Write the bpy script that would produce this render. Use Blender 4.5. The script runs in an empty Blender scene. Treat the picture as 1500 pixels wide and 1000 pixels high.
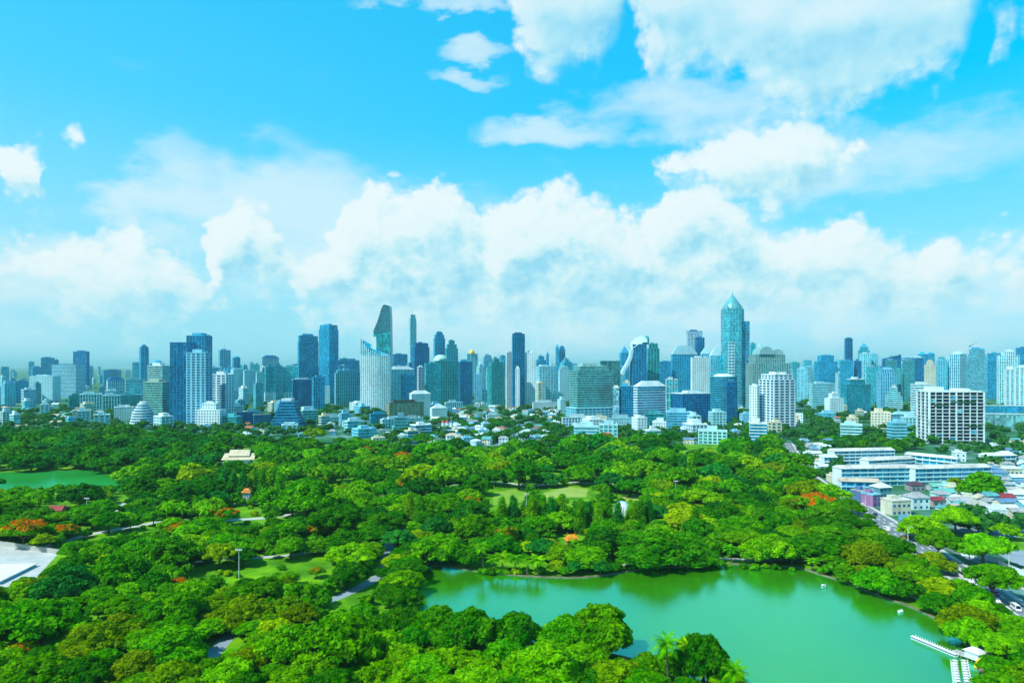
import bpy, math, random
import numpy as np
from mathutils import Vector, Matrix
R = math.radians
H, F, CX, CY = 90.0, 1000.0, 750.0, 537.0
scene = bpy.context.scene
col = scene.collection

def G(px, py, z=0.0):
    """ground point (height z) seen at a photo position"""
    Y = (H - z) * F / (py - CY)
    return ((px - CX) * Y / F, Y)
def PX(X, Y, Z=0.0):
    return (CX + F * X / Y, CY + F * (H - Z) / Y)

# ------------------------------------------------------------------ materials
MATS = {}
def new_mat(name):
    m = bpy.data.materials.new(name); m.use_nodes = True
    nt = m.node_tree; nt.nodes.clear()
    return m, nt
def N(nt, t, **k):
    n = nt.nodes.new(t)
    for a, v in k.items(): setattr(n, a, v)
    return n
def out(nt, sh):
    o = N(nt, 'ShaderNodeOutputMaterial'); nt.links.new(sh, o.inputs['Surface'])
def ramp(nt, fac, stops):
    r = N(nt, 'ShaderNodeValToRGB'); e = r.color_ramp.elements
    while len(e) < len(stops): e.new(0.5)
    for i, (p, c) in enumerate(stops):
        e[i].position = p; e[i].color = tuple(c) + (1.0,)
    nt.links.new(fac, r.inputs[0]); return r.outputs[0]
def sc3(c, k): return tuple(max(0.0, min(1.0, v * k)) for v in c)

def paint(c, rough=0.7, var=0.16, scale=0.06):
    """painted / concrete surface with large soft weathering and finer streaks"""
    key = ('p', tuple(round(v, 3) for v in c), rough, var, scale)
    if key in MATS: return MATS[key]
    m, nt = new_mat('paint'); L = nt.links.new
    tc = N(nt, 'ShaderNodeTexCoord')
    mp = N(nt, 'ShaderNodeMapping'); mp.inputs['Scale'].default_value = (1, 1, 0.3)
    L(tc.outputs['Object'], mp.inputs[0])
    nz = N(nt, 'ShaderNodeTexNoise'); nz.inputs['Scale'].default_value = scale; nz.inputs['Detail'].default_value = 6
    nz.inputs['Roughness'].default_value = 0.65
    L(mp.outputs[0], nz.inputs['Vector'])
    cr = ramp(nt, nz.outputs[0], [(0.3, sc3(c, 1 - var * 1.6)), (0.52, c), (0.75, sc3(c, 1 + var * .5))])
    b = N(nt, 'ShaderNodeBsdfPrincipled'); L(cr, b.inputs['Base Color'])
    b.inputs['Roughness'].default_value = rough; b.inputs['Specular IOR Level'].default_value = 0.3
    out(nt, b.outputs[0]); MATS[key] = m; return m

def glass(c, metal=0.28, rough=0.12, px=3.0, pz=3.8, var=0.55):
    """facade glazing: every pane of its own tint and gloss"""
    key = ('g', tuple(round(v, 3) for v in c), metal, rough, px, pz, var)
    if key in MATS: return MATS[key]
    m, nt = new_mat('glazing'); L = nt.links.new
    tc = N(nt, 'ShaderNodeTexCoord')
    d = N(nt, 'ShaderNodeVectorMath', operation='DIVIDE'); d.inputs[1].default_value = (px, px, pz)
    L(tc.outputs['Object'], d.inputs[0])
    ad = N(nt, 'ShaderNodeVectorMath', operation='ADD'); ad.inputs[1].default_value = (.37, .41, .02); L(d.outputs[0], ad.inputs[0])
    fl = N(nt, 'ShaderNodeVectorMath', operation='FLOOR'); L(ad.outputs[0], fl.inputs[0])
    wn = N(nt, 'ShaderNodeTexWhiteNoise'); L(fl.outputs[0], wn.inputs['Vector'])
    nz = N(nt, 'ShaderNodeTexNoise'); nz.inputs['Scale'].default_value = 0.03; nz.inputs['Detail'].default_value = 3
    L(tc.outputs['Object'], nz.inputs['Vector'])
    mx = N(nt, 'ShaderNodeMath', operation='ADD'); L(wn.outputs['Value'], mx.inputs[0]); L(nz.outputs[0], mx.inputs[1])
    hf = N(nt, 'ShaderNodeMath', operation='MULTIPLY'); hf.inputs[1].default_value = 0.5; L(mx.outputs[0], hf.inputs[0])
    cr = ramp(nt, hf.outputs[0], [(0.2, sc3(c, 1 - var)), (0.55, c), (0.72, sc3(c, 1 + var)), (0.8, tuple(min(1, v * 1.5 + .07) for v in c))])
    b = N(nt, 'ShaderNodeBsdfPrincipled'); L(cr, b.inputs['Base Color'])
    b.inputs['Roughness'].default_value = rough; b.inputs['Metallic'].default_value = metal
    b.inputs['Specular IOR Level'].default_value = 0.7; b.inputs['Specular Tint'].default_value = (.25, .75, 1, 1)
    out(nt, b.outputs[0]); MATS[key] = m; return m

def foliage_mat(name, transl=0.28, use_obj=True, base=(.5, .5, .5)):
    m, nt = new_mat(name); L = nt.links.new
    tc = N(nt, 'ShaderNodeTexCoord'); oi = N(nt, 'ShaderNodeObjectInfo'); ge = N(nt, 'ShaderNodeNewGeometry')
    nz = N(nt, 'ShaderNodeTexNoise'); nz.inputs['Scale'].default_value = 0.22; nz.inputs['Detail'].default_value = 3
    L(tc.outputs['Object'], nz.inputs['Vector'])
    if use_obj: colr = oi.outputs['Color']
    else:
        rg = N(nt, 'ShaderNodeRGB'); rg.outputs[0].default_value = base + (1,); colr = rg.outputs[0]
    ri = ge.outputs['Random Per Island']
    # value: leaf-to-leaf and clump-to-clump
    m1 = N(nt, 'ShaderNodeMapRange'); L(ri, m1.inputs[0]); m1.inputs[3].default_value = 0.74; m1.inputs[4].default_value = 1.28
    m2 = N(nt, 'ShaderNodeMapRange'); L(nz.outputs[0], m2.inputs[0]); m2.inputs[1].default_value = .3; m2.inputs[2].default_value = .7
    m2.inputs[3].default_value = 0.62; m2.inputs[4].default_value = 1.4
    mm = N(nt, 'ShaderNodeMath', operation='MULTIPLY'); L(m1.outputs[0], mm.inputs[0]); L(m2.outputs[0], mm.inputs[1])
    hs = N(nt, 'ShaderNodeHueSaturation'); L(colr, hs.inputs['Color']); L(mm.outputs[0], hs.inputs['Value'])
    m3 = N(nt, 'ShaderNodeMapRange'); L(nz.outputs[0], m3.inputs[0]); m3.inputs[3].default_value = 0.545; m3.inputs[4].default_value = 0.455
    L(m3.outputs[0], hs.inputs['Hue'])
    df = N(nt, 'ShaderNodeBsdfPrincipled'); L(hs.outputs[0], df.inputs['Base Color'])
    df.inputs['Roughness'].default_value = 0.7; df.inputs['Specular IOR Level'].default_value = 0.0
    tr = N(nt, 'ShaderNodeBsdfTranslucent'); L(hs.outputs[0], tr.inputs[0])
    mix = N(nt, 'ShaderNodeMixShader'); mix.inputs[0].default_value = transl
    L(df.outputs[0], mix.inputs[1]); L(tr.outputs[0], mix.inputs[2]); out(nt, mix.outputs[0]); return m

# ------------------------------------------------------------------ mesh builder
def offset_poly(poly, d):
    n = len(poly); o = []
    for i in range(n):
        a, b, c = poly[i - 1], poly[i], poly[(i + 1) % n]
        e1 = (b[0] - a[0], b[1] - a[1]); e2 = (c[0] - b[0], c[1] - b[1])
        l1 = math.hypot(*e1) or 1; l2 = math.hypot(*e2) or 1
        n1 = (e1[1] / l1, -e1[0] / l1); n2 = (e2[1] / l2, -e2[0] / l2)
        k = 1 + n1[0] * n2[0] + n1[1] * n2[1]; k = max(k, .3)
        o.append((b[0] + d * (n1[0] + n2[0]) / k, b[1] + d * (n1[1] + n2[1]) / k))
    return o
class MB:
    def __init__(s): s.v = []; s.f = []; s.m = []
    def add(s, vs, fs, m=0):
        b = len(s.v); s.v += [tuple(v) for v in vs]
        s.f += [tuple(b + i for i in f) for f in fs]; s.m += [m] * len(fs)
    def box(s, x0, x1, y0, y1, z0, z1, m=0):
        s.add([(x0, y0, z0), (x1, y0, z0), (x1, y1, z0), (x0, y1, z0), (x0, y0, z1), (x1, y0, z1), (x1, y1, z1), (x0, y1, z1)],
              [(0, 3, 2, 1), (4, 5, 6, 7), (0, 1, 5, 4), (1, 2, 6, 5), (2, 3, 7, 6), (3, 0, 4, 7)], m)
    def prism(s, poly, z0, z1, m=0, top=None):
        """poly counter-clockwise; top: other polygon (taper) or list of top z"""
        n = len(poly); tp = top if top else poly
        zt = z1 if isinstance(z1, (list, tuple)) else [z1] * n
        vs = [(x, y, z0) for x, y in poly] + [(x, y, zt[i]) for i, (x, y) in enumerate(tp)]
        fs = [tuple(range(n - 1, -1, -1)), tuple(range(n, 2 * n))] + [(i, (i + 1) % n, n + (i + 1) % n, n + i) for i in range(n)]
        s.add(vs, fs, m)
    def lathe(s, prof, n=20, cx=0, cy=0, m=0):
        vs = []; fs = []
        for r, z in prof:
            for k in range(n):
                a = 2 * math.pi * k / n; vs.append((cx + r * math.cos(a), cy + r * math.sin(a), z))
        for i in range(len(prof) - 1):
            for k in range(n):
                fs.append((i * n + k, i * n + (k + 1) % n, (i + 1) * n + (k + 1) % n, (i + 1) * n + k))
        fs.append(tuple(range(n - 1, -1, -1))); fs.append(tuple((len(prof) - 1) * n + k for k in range(n)))
        s.add(vs, fs, m)
    def tube(s, pts, rad, n=7, m=0):
        pts = [Vector(p) for p in pts]; vs = []; fs = []
        for i, p in enumerate(pts):
            d = (pts[min(i + 1, len(pts) - 1)] - pts[max(i - 1, 0)])
            d = d.normalized() if d.length > 1e-6 else Vector((0, 0, 1))
            a = d.orthogonal().normalized() if abs(d.z) < .99 else Vector((1, 0, 0)); b = d.cross(a)
            for k in range(n):
                t = 2 * math.pi * k / n; vs.append(p + (a * math.cos(t) + b * math.sin(t)) * rad[i])
        for i in range(len(pts) - 1):
            for k in range(n):
                fs.append((i * n + k, i * n + (k + 1) % n, (i + 1) * n + (k + 1) % n, (i + 1) * n + k))
        fs.append(tuple(range(n - 1, -1, -1))); fs.append(tuple((len(pts) - 1) * n + k for k in range(n)))
        s.add(vs, fs, m)
    def mesh(s, name, mats):
        me = bpy.data.meshes.new(name); me.from_pydata(s.v, [], s.f)
        if not isinstance(mats, (list, tuple)): mats = [mats]
        for m in mats: me.materials.append(m)
        if len(mats) > 1: me.polygons.foreach_set('material_index', s.m)
        me.update(); return me

def link(name, data=None, parent=None, loc=None, rotz=0.0):
    o = bpy.data.objects.new(name, data); col.objects.link(o)
    if parent is not None: o.parent = parent
    if loc is not None: o.location = loc
    if rotz: o.rotation_euler = (0, 0, rotz)
    return o
def part(name, mb, mat, parent): return link(name, mb.mesh(name, mat), parent)
def tag(o, label, cat, group=None):
    o['label'] = label; o['category'] = cat
    if group: o['group'] = group
    return o
def thing(name, label, cat, loc, rotz=0.0, group=None):
    return tag(link(name, None, None, loc, rotz), label, cat, group)
def structure(o): o['kind'] = 'structure'; return o

LAND = []      # landmarks that labels refer to: (phrase, X, Y)
FOOT = []      # occupied circles: (X, Y, r)
# ------------------------------------------------------------------ camera
cam = bpy.data.cameras.new('camera'); cam_o = link('camera', cam, None, (0, 0, H))
cam_o.rotation_euler = (R(90), 0, 0)
cam.sensor_width = 36.0; cam.lens = 24.0; cam.shift_y = (CY - 500) / 1500.0
cam.clip_start = 1.0; cam.clip_end = 200000.0
scene.camera = cam_o
scene.render.resolution_x, scene.render.resolution_y = 1024, 682
vs_ = scene.view_settings
vs_.view_transform = 'Standard'; vs_.look = 'None'; vs_.exposure = 0.0; vs_.gamma = 1.0
cy = scene.cycles
cy.max_bounces = 5; cy.diffuse_bounces = 2; cy.glossy_bounces = 2; cy.transmission_bounces = 2
cy.volume_bounces = 0; cy.transparent_max_bounces = 4
cy.use_denoising = True
try:
    cy.denoiser = 'OPENIMAGEDENOISE'; cy.denoising_prefilter = 'ACCURATE'
except Exception: pass
cy.sample_clamp_indirect = 4.0
# ------------------------------------------------------------------ sun
SUN_EL, SUN_AZ = 48.0, 234.0
sd = Vector((math.sin(R(SUN_AZ)) * math.cos(R(SUN_EL)), math.cos(R(SUN_AZ)) * math.cos(R(SUN_EL)), math.sin(R(SUN_EL))))
sun = bpy.data.lights.new('sun', 'SUN'); sun.energy = 5.0; sun.angle = R(0.5); sun.color = (1.0, 0.98, 0.92)
sun_o = link('sun', sun, None, (0, 0, 500)); sun_o.rotation_euler = (-sd).to_track_quat('-Z', 'Y').to_euler()
cy.use_adaptive_sampling = True; cy.adaptive_threshold = 0.02; cy.adaptive_min_samples = 12
# ------------------------------------------------------------------ sky: Nishita daylight with procedural cumulus
world = bpy.data.worlds.new('World'); scene.world = world; world.use_nodes = True
wt = world.node_tree; wt.nodes.clear(); WL = wt.links.new
def AE(px, py):
    d = Vector((px - CX, F, CY - py)).normalized()
    return math.atan2(d.x, d.y), math.asin(d.z)
AZ0, AZ1, ELS = -.70, .70, .65
# each layer: (x, top y, bottom y, weight) along the compass, as seen in the photograph
BANK = [(-60,330,480,.85),(40,332,478,.85),(80,350,478,.85),(120,350,475,.9),(160,346,478,.95),(190,338,478,1.0),(222,360,475,.9),(262,380,475,.8),(295,392,470,.65),(318,332,412,.9),(350,300,410,1.05),(385,314,412,1.0),(415,350,420,.7),(445,378,470,.65),(478,368,470,.65),(500,322,470,.85),(536,280,475,.95),
        (562,296,470,.9),(600,284,475,1.0),(640,266,470,1.0),(676,290,475,.8),(706,326,480,.75),(725,320,480,.7),(738,400,401,.0)]
BANK2 = [(690,400,401,.0),(706,326,480,.75),(740,296,480,.9),(775,278,480,1.0),(845,282,480,1.0),(905,316,480,.9),(945,325,470,.8),(985,278,460,.9),(1035,258,450,.95),(1085,290,460,.8),(1125,345,470,.7),(1185,350,470,.85),(1248,324,470,1.05),(1300,360,470,.8),(1375,338,470,.9),(1420,350,470,.75),(1455,345,470,.85),(1495,331,465,1.0),(1600,350,470,.7)]
MID = [(-60,200,290,1.2),(15,188,318,1.25),(45,202,310,1.15),(72,235,308,.75),(78,250,260,.0),(80,185,200,.1),(100,180,206,.55),(122,186,224,.6),(140,205,228,.2),(145,210,212,.0),(935,243,250,.0),(950,238,252,.35),(985,232,272,.7),(1020,222,285,.8),(1060,204,300,.85),(1110,190,305,.9),
       (1150,178,295,.9),(1190,184,285,.85),(1225,206,265,.8),(1262,200,245,.75),(1285,222,242,.4),(1300,230,236,.0)]
TOP = [(725,-90,2,.0),(745,-90,25,.6),(775,-90,78,.85),(800,-90,92,.9),(835,-90,80,.95),(870,-90,94,.85),(895,-90,70,.7),(917,-90,34,.45),(932,-90,62,.6),(952,-90,106,.85),(985,-90,95,.95),(1025,-90,78,1.0),(1075,-90,92,1.0),(1120,-90,136,1.0),(1180,-90,160,1.0),(1235,-90,146,1.0),
       (1290,-90,112,1.0),(1345,-90,104,.95),(1395,-90,88,.9),(1420,-90,40,.55),(1440,0,30,.3),(1462,5,58,.6),(1490,0,40,.45),(1500,5,10,.0)]
HAZE = [(-60,330,480,.45),(100,335,480,.5),(180,262,400,.55),(215,250,300,.9),(270,248,315,1.05),(310,262,335,.95),(345,254,340,.95),(400,242,355,1.1),(470,260,380,1.05),(540,285,480,.75),(700,330,490,.8),(850,340,490,.85),(960,340,490,.8),(1060,330,490,.75),(1150,345,480,.65),(1300,370,480,.65),(1450,370,480,.65),(1600,360,480,.6)]
WISP = [(810,192,85,16,.55),(700,70,30,12,.5),(680,116,34,8,.4),(655,5,70,9,.5),(1010,168,120,30,.42),(205,291,24,10,.5),(580,257,9,7,.6),(1240,240,160,30,.32)]
def layer_ramp(g, az, rows):
    L = g.links.new
    mr = N(g, 'ShaderNodeMapRange'); mr.inputs[1].default_value = AZ0; mr.inputs[2].default_value = AZ1; L(az, mr.inputs[0])
    r = N(g, 'ShaderNodeValToRGB'); e = r.color_ramp.elements
    pts = []
    for px, yt, yb, w in rows:
        a, et = AE(px, yt); _, eb = AE(px, yb)
        pts.append(((a - AZ0) / (AZ1 - AZ0), et / ELS, eb / ELS, w))
    while len(e) < len(pts): e.new(0.5)
    for i, (p, t, b, w) in enumerate(pts):
        e[i].position = max(0, min(1, p)); e[i].color = (t, b, w, 1)
    L(mr.outputs[0], r.inputs[0])
    s = N(g, 'ShaderNodeSeparateColor'); L(r.outputs[0], s.inputs[0]); return s.outputs
def gm(g, op, a, b=None, c=None, clamp=False):
    n = N(g, 'ShaderNodeMath', operation=op); n.use_clamp = clamp
    for i, v in enumerate((a, b, c)):
        if v is None: continue
        if isinstance(v, (int, float)): n.inputs[i].default_value = v
        else: g.links.new(v, n.inputs[i])
    return n.outputs[0]
def layer_density(g, az, el, rows, kt, kb):
    t, b, w = layer_ramp(g, az, rows)
    up = gm(g, 'MULTIPLY', gm(g, 'MULTIPLY_ADD', t, ELS, gm(g, 'MULTIPLY', el, -1.0)), kt)
    dn = gm(g, 'MULTIPLY', gm(g, 'MULTIPLY_ADD', b, -ELS, el), kb)
    d = gm(g, 'SMOOTH_MIN', up, dn, .35)
    d = gm(g, 'MINIMUM', d, 1.25)
    return gm(g, 'ADD', d, gm(g, 'MULTIPLY_ADD', w, .9, -.62))
def new_group(name):
    g = bpy.data.node_groups.new(name, 'ShaderNodeTree')
    g.interface.new_socket('P', in_out='INPUT', socket_type='NodeSocketVector')
    g.interface.new_socket('D', in_out='OUTPUT', socket_type='NodeSocketFloat')
    return g, N(g, 'NodeGroupInput'), N(g, 'NodeGroupOutput')
def warped(g, vec, warp, scale, detail, stretch, rough=.58):
    L = g.links.new
    st = N(g, 'ShaderNodeVectorMath', operation='MULTIPLY'); st.inputs[1].default_value = stretch; L(vec, st.inputs[0])
    nz = N(g, 'ShaderNodeTexNoise', noise_dimensions='2D'); nz.inputs['Scale'].default_value = scale; nz.inputs['Detail'].default_value = detail
    nz.inputs['Roughness'].default_value = rough; L(st.outputs[0], nz.inputs['Vector'])
    sb = N(g, 'ShaderNodeVectorMath', operation='SUBTRACT'); sb.inputs[1].default_value = (.5, .5, .5); L(nz.outputs['Color'], sb.inputs[0])
    wp = N(g, 'ShaderNodeVectorMath', operation='MULTIPLY_ADD'); wp.inputs[1].default_value = (warp, warp * .7, 0)
    L(sb.outputs[0], wp.inputs[0]); L(vec, wp.inputs[2])
    s = N(g, 'ShaderNodeSeparateXYZ'); L(wp.outputs[0], s.inputs[0])
    return nz.outputs[0], sb.outputs[0], st.outputs[0], s.outputs[0], s.outputs[1]
def cumulus_group():
    g, gi, go = new_group('cumulus_density'); L = g.links.new
    nv, nc, st, az, el = warped(g, gi.outputs[0], .055, 12.0, 8, (1, 1.2, 1))
    d = layer_density(g, az, el, BANK, 19.0, 10.0)
    d = gm(g, 'MAXIMUM', d, layer_density(g, az, el, BANK2, 19.0, 10.0))
    # the two ramps of the bank meet at one compass bearing
    d = gm(g, 'SMOOTH_MAX', d, layer_density(g, az, el, MID, 22.0, 14.0), .15)
    d = gm(g, 'SMOOTH_MAX', d, layer_density(g, az, el, TOP, 14.0, 12.0), .15)
    ab = gm(g, 'ABSOLUTE', az)
    inside = gm(g, 'MULTIPLY', gm(g, 'SUBTRACT', ab, .72), -6.0, clamp=True)
    n2 = N(g, 'ShaderNodeTexNoise', noise_dimensions='2D'); n2.inputs['Scale'].default_value = 3.2; n2.inputs['Detail'].default_value = 1; L(st, n2.inputs['Vector'])
    oth = gm(g, 'MULTIPLY_ADD', n2.outputs[0], 3.6, -2.25)
    mixn = N(g, 'ShaderNodeMix'); L(inside, mixn.inputs[0]); L(oth, mixn.inputs[2]); L(d, mixn.inputs[3]); d = mixn.outputs[0]
    d = gm(g, 'ADD', d, gm(g, 'MULTIPLY_ADD', nv, 1.0, -.5))
    of = N(g, 'ShaderNodeVectorMath', operation='MULTIPLY_ADD'); of.inputs[1].default_value = (.03, .03, 0); L(nc, of.inputs[0]); L(st, of.inputs[2])
    puff = gm(g, 'MULTIPLY_ADD', gm(g, 'MULTIPLY', gm(g, 'SUBTRACT', el, .26), 7.0, clamp=True), -.72, 1.0)
    for s_, amp in ((19.0, .50), (47.0, .34), (105.0, .17)):
        vo = N(g, 'ShaderNodeTexVoronoi', feature='F1', voronoi_dimensions='2D'); vo.inputs['Scale'].default_value = s_; L(of.outputs[0], vo.inputs['Vector'])
        d = gm(g, 'MULTIPLY_ADD', gm(g, 'MULTIPLY_ADD', vo.outputs['Distance'], -amp, amp * .45), puff, d)
    L(d, go.inputs[0]); return g
def veil_group():
    g, gi, go = new_group('veil_density'); L = g.links.new
    nv, nc, st, az, el = warped(g, gi.outputs[0], .11, 9.0, 8, (1, 2.2, 1))
    d = layer_density(g, az, el, HAZE, 18.0, 9.0)
    c = N(g, 'ShaderNodeCombineXYZ'); L(az, c.inputs[0]); L(el, c.inputs[1])
    for px, py, rx, ry, w in WISP:
        a, e = AE(px, py); ca = math.cos(a); ru = rx / F * ca * ca * 1.25; rv = ry / F * ca * math.cos(e) ** 2 * 1.25
        q = N(g, 'ShaderNodeVectorMath', operation='MULTIPLY_ADD'); q.inputs[1].default_value = (1 / ru, 1 / rv, 0); q.inputs[2].default_value = (-a / ru, -e / rv, 0); L(c.outputs[0], q.inputs[0])
        t = N(g, 'ShaderNodeVectorMath', operation='DOT_PRODUCT'); L(q.outputs[0], t.inputs[0]); L(q.outputs[0], t.inputs[1])
        d = gm(g, 'MAXIMUM', d, gm(g, 'MULTIPLY_ADD', t.outputs['Value'], -w, w))
    d = gm(g, 'ADD', gm(g, 'MAXIMUM', d, -1.0), gm(g, 'MULTIPLY_ADD', nv, 1.9, -.95))
    L(d, go.inputs[0]); return g
tc = N(wt, 'ShaderNodeTexCoord'); sx = N(wt, 'ShaderNodeSeparateXYZ'); WL(tc.outputs['Generated'], sx.inputs[0])
azn = N(wt, 'ShaderNodeMath', operation='ARCTAN2'); WL(sx.outputs[0], azn.inputs[0]); WL(sx.outputs[1], azn.inputs[1])
eln = N(wt, 'ShaderNodeMath', operation='ARCSINE'); WL(sx.outputs[2], eln.inputs[0])
P = N(wt, 'ShaderNodeCombineXYZ'); WL(azn.outputs[0], P.inputs[0]); WL(eln.outputs[0], P.inputs[1])
g1 = cumulus_group(); g2 = veil_group()
def grp(g, vec):
    n = N(wt, 'ShaderNodeGroup'); n.node_tree = g; WL(vec, n.inputs[0]); return n.outputs[0]
def wmath(op, a, b=None, c=None, clamp=False): return gm(wt, op, a, b, c, clamp)
def wrange(x, a, b, c, d, smooth=True):
    n = N(wt, 'ShaderNodeMapRange'); WL(x, n.inputs[0])
    if smooth: n.interpolation_type = 'SMOOTHSTEP'
    for i, v in enumerate((a, b, c, d)): n.inputs[i + 1].default_value = v
    return n.outputs[0]
def wmix(f, a, b):
    n = N(wt, 'ShaderNodeMix', data_type='RGBA')
    if isinstance(f, (int, float)): n.inputs[0].default_value = f
    else: WL(f, n.inputs[0])
    for i, v in ((6, a), (7, b)):
        if isinstance(v, tuple): n.inputs[i].default_value = v + (1,)
        else: WL(v, n.inputs[i])
    return n.outputs[2]
def shifted(du, dv):
    n = N(wt, 'ShaderNodeVectorMath', operation='ADD'); n.inputs[1].default_value = (du, dv, 0); WL(P.outputs[0], n.inputs[0]); return n.outputs[0]
D0 = grp(g1, P.outputs[0]); D1 = grp(g1, shifted(-.017, .027)); V0 = grp(g2, P.outputs[0])
sky = N(wt, 'ShaderNodeTexSky'); sky.sky_type = 'NISHITA'; sky.sun_disc = False
sky.sun_elevation = R(SUN_EL); sky.sun_rotation = R(SUN_AZ)
sp = N(wt, 'ShaderNodeSeparateColor'); WL(sky.outputs[0], sp.inputs[0])
rr = wmath('MAXIMUM', wmath('MULTIPLY_ADD', sp.outputs[0], 0.10, -0.165), 0.0)
gg = wmath('MULTIPLY', wmath('POWER', wmath('MULTIPLY', sp.outputs[1], .1), 0.42), 1.09)
bb = wmath('MULTIPLY', wmath('POWER', wmath('MULTIPLY', sp.outputs[2], .1), 0.30), 1.38)
cb = N(wt, 'ShaderNodeCombineColor'); WL(rr, cb.inputs[0]); WL(gg, cb.inputs[1]); WL(bb, cb.inputs[2])
base = cb.outputs[0]
hz = wrange(eln.outputs[0], 0.0, 0.36, 0.66, 0.0)
az2 = wrange(azn.outputs[0], -.75, .65, .36, 0.0)
hz2 = wmath('MULTIPLY', az2, wrange(eln.outputs[0], .62, .05, .22, 1.0))
base = wmix(wmath('MINIMUM', wmath('ADD', hz, hz2), .9), base, (.37, .82, .96))
va = wmath('MULTIPLY', wrange(V0, -.75, .75, 0, 1), .72)
base = wmix(va, base, (.76, .94, .985))
lit = wmath('SUBTRACT', D0, D1)
lt = wrange(lit, -.70, .58, 0.0, 1.0, False)
core = wrange(D0, .3, 1.6, 0.0, .22)
lt = wmath('SUBTRACT', lt, core, clamp=True)
r_ = N(wt, 'ShaderNodeValToRGB'); WL(lt, r_.inputs[0])
e_ = r_.color_ramp.elements; e_.new(.3); e_.new(.55)
for i, (p, c) in enumerate([(.02, (.32, .73, .92)), (.28, (.50, .85, .955)), (.54, (.71, .935, .98)), (.92, (.85, .975, 1.0))]):
    e_[i].position = p; e_[i].color = c + (1,)
low = wrange(eln.outputs[0], .15, .02, 0.0, .40)
ccol = wmix(low, r_.outputs[0], (.55, .89, .97))
ca_ = wmath('MULTIPLY', wrange(D0, -.10, .40, 0, 1), wrange(eln.outputs[0], .0, .12, .30, .98))
ca_ = wmath('MULTIPLY', ca_, wrange(eln.outputs[0], .26, .46, 1.0, .86))
final = wmix(ca_, base, ccol)
dk = wmath('MULTIPLY', wrange(eln.outputs[0], .55, 1.0, 1.0, .50), wrange(sx.outputs[1], -.35, .25, .72, 1.0))
fn_ = N(wt, 'ShaderNodeVectorMath', operation='SCALE'); WL(final, fn_.inputs[0]); WL(dk, fn_.inputs['Scale']); final = fn_.outputs[0]
up = wrange(sx.outputs[2], -.02, 0.0, 0.0, 1.0)
final = wmix(up, (.05, .16, .14), final)
bgn = N(wt, 'ShaderNodeBackground'); bgn.inputs[1].default_value = 0.1
sc_ = N(wt, 'ShaderNodeVectorMath', operation='SCALE'); sc_.inputs['Scale'].default_value = 10.0; WL(final, sc_.inputs[0])
WL(sc_.outputs[0], bgn.inputs[0])
wo = N(wt, 'ShaderNodeOutputWorld'); WL(bgn.outputs[0], wo.inputs[0])
world.cycles.sampling_method = 'MANUAL'; world.cycles.sample_map_resolution = 512
# ------------------------------------------------------------------ haze, ground, lake, lawns, roads
def ground_mat(name, stops, scale, detail=8, rough=.9, rough_n=.6):
    m, nt = new_mat(name); L = nt.links.new
    tc = N(nt, 'ShaderNodeTexCoord')
    nz = N(nt, 'ShaderNodeTexNoise'); nz.inputs['Scale'].default_value = scale; nz.inputs['Detail'].default_value = detail; nz.inputs['Roughness'].default_value = rough_n
    L(tc.outputs['Object'], nz.inputs['Vector'])
    b = N(nt, 'ShaderNodeBsdfPrincipled'); L(ramp(nt, nz.outputs[0], stops), b.inputs['Base Color'])
    b.inputs['Roughness'].default_value = rough; b.inputs['Specular IOR Level'].default_value = .2
    out(nt, b.outputs[0]); return m
def sheet(name, pts, z, mat, kind='structure'):
    mb = MB(); mb.add([(x, y, 0) for x, y in pts], [tuple(range(len(pts)))])
    o = link(name, mb.mesh(name, mat), None, (0, 0, z)); o['kind'] = kind
    me = o.data
    if me.polygons[0].normal.z < 0: me.flip_normals()
    return o
M_city = ground_mat('city_ground', [(.3, (.015, .12, .03)), (.50, (.03, .17, .07)), (.60, (.10, .26, .22)), (.75, (.24, .42, .42))], .02)
g = 90000.0
gp = [(-g, -400.0), (g, -400.0), (g, g), (-g, g)]
ground = sheet('ground', gp, 0.0, M_city)
# moist air: one even volume round everything
mh, nt = new_mat('haze_air')
pv = N(nt, 'ShaderNodeVolumePrincipled'); pv.inputs['Color'].default_value = (.46, .96, 1.0, 1); pv.inputs['Density'].default_value = 0.000046
pv.inputs['Anisotropy'].default_value = 0.0
o_ = N(nt, 'ShaderNodeOutputMaterial'); nt.links.new(pv.outputs[0], o_.inputs['Volume'])
mb = MB(); mb.box(-g - 500, g + 500, -900, g + 500, -3.0, 330.0)
hz_o = link('haze', mb.mesh('haze', mh)); hz_o['kind'] = 'stuff'; hz_o['label'] = 'thin pale blue haze over the park and city'

M_grass = ground_mat('lawn_grass', [(.25, (.015, .11, .001)), (.45, (.07, .27, .001)), (.6, (.15, .42, .001)), (.8, (.26, .50, .005))], .06, 12)
park = [G(-500, 1150), G(-620, 640), (-560, 960), G(250, 640), G(440, 648), G(700, 656), G(830, 654), G(1050, 650), G(1130, 658), G(1180, 690), G(1262, 752), G(1330, 805), G(1395, 850), G(1480, 915), G(1580, 985), G(1700, 1100)]
sheet('park_lawn', park, 0.004, M_grass)
def smooth_poly(pts, n=4):
    o = []
    k = len(pts)
    for i in range(k):
        p0, p1, p2, p3 = pts[i - 1], pts[i], pts[(i + 1) % k], pts[(i + 2) % k]
        for j in range(n):
            t = j / n
            o.append(tuple(.5 * ((2 * p1[a]) + (-p0[a] + p2[a]) * t + (2 * p0[a] - 5 * p1[a] + 4 * p2[a] - p3[a]) * t * t + (-p0[a] + 3 * p1[a] - 3 * p2[a] + p3[a]) * t ** 3) for a in (0, 1)))
    return o
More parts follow.
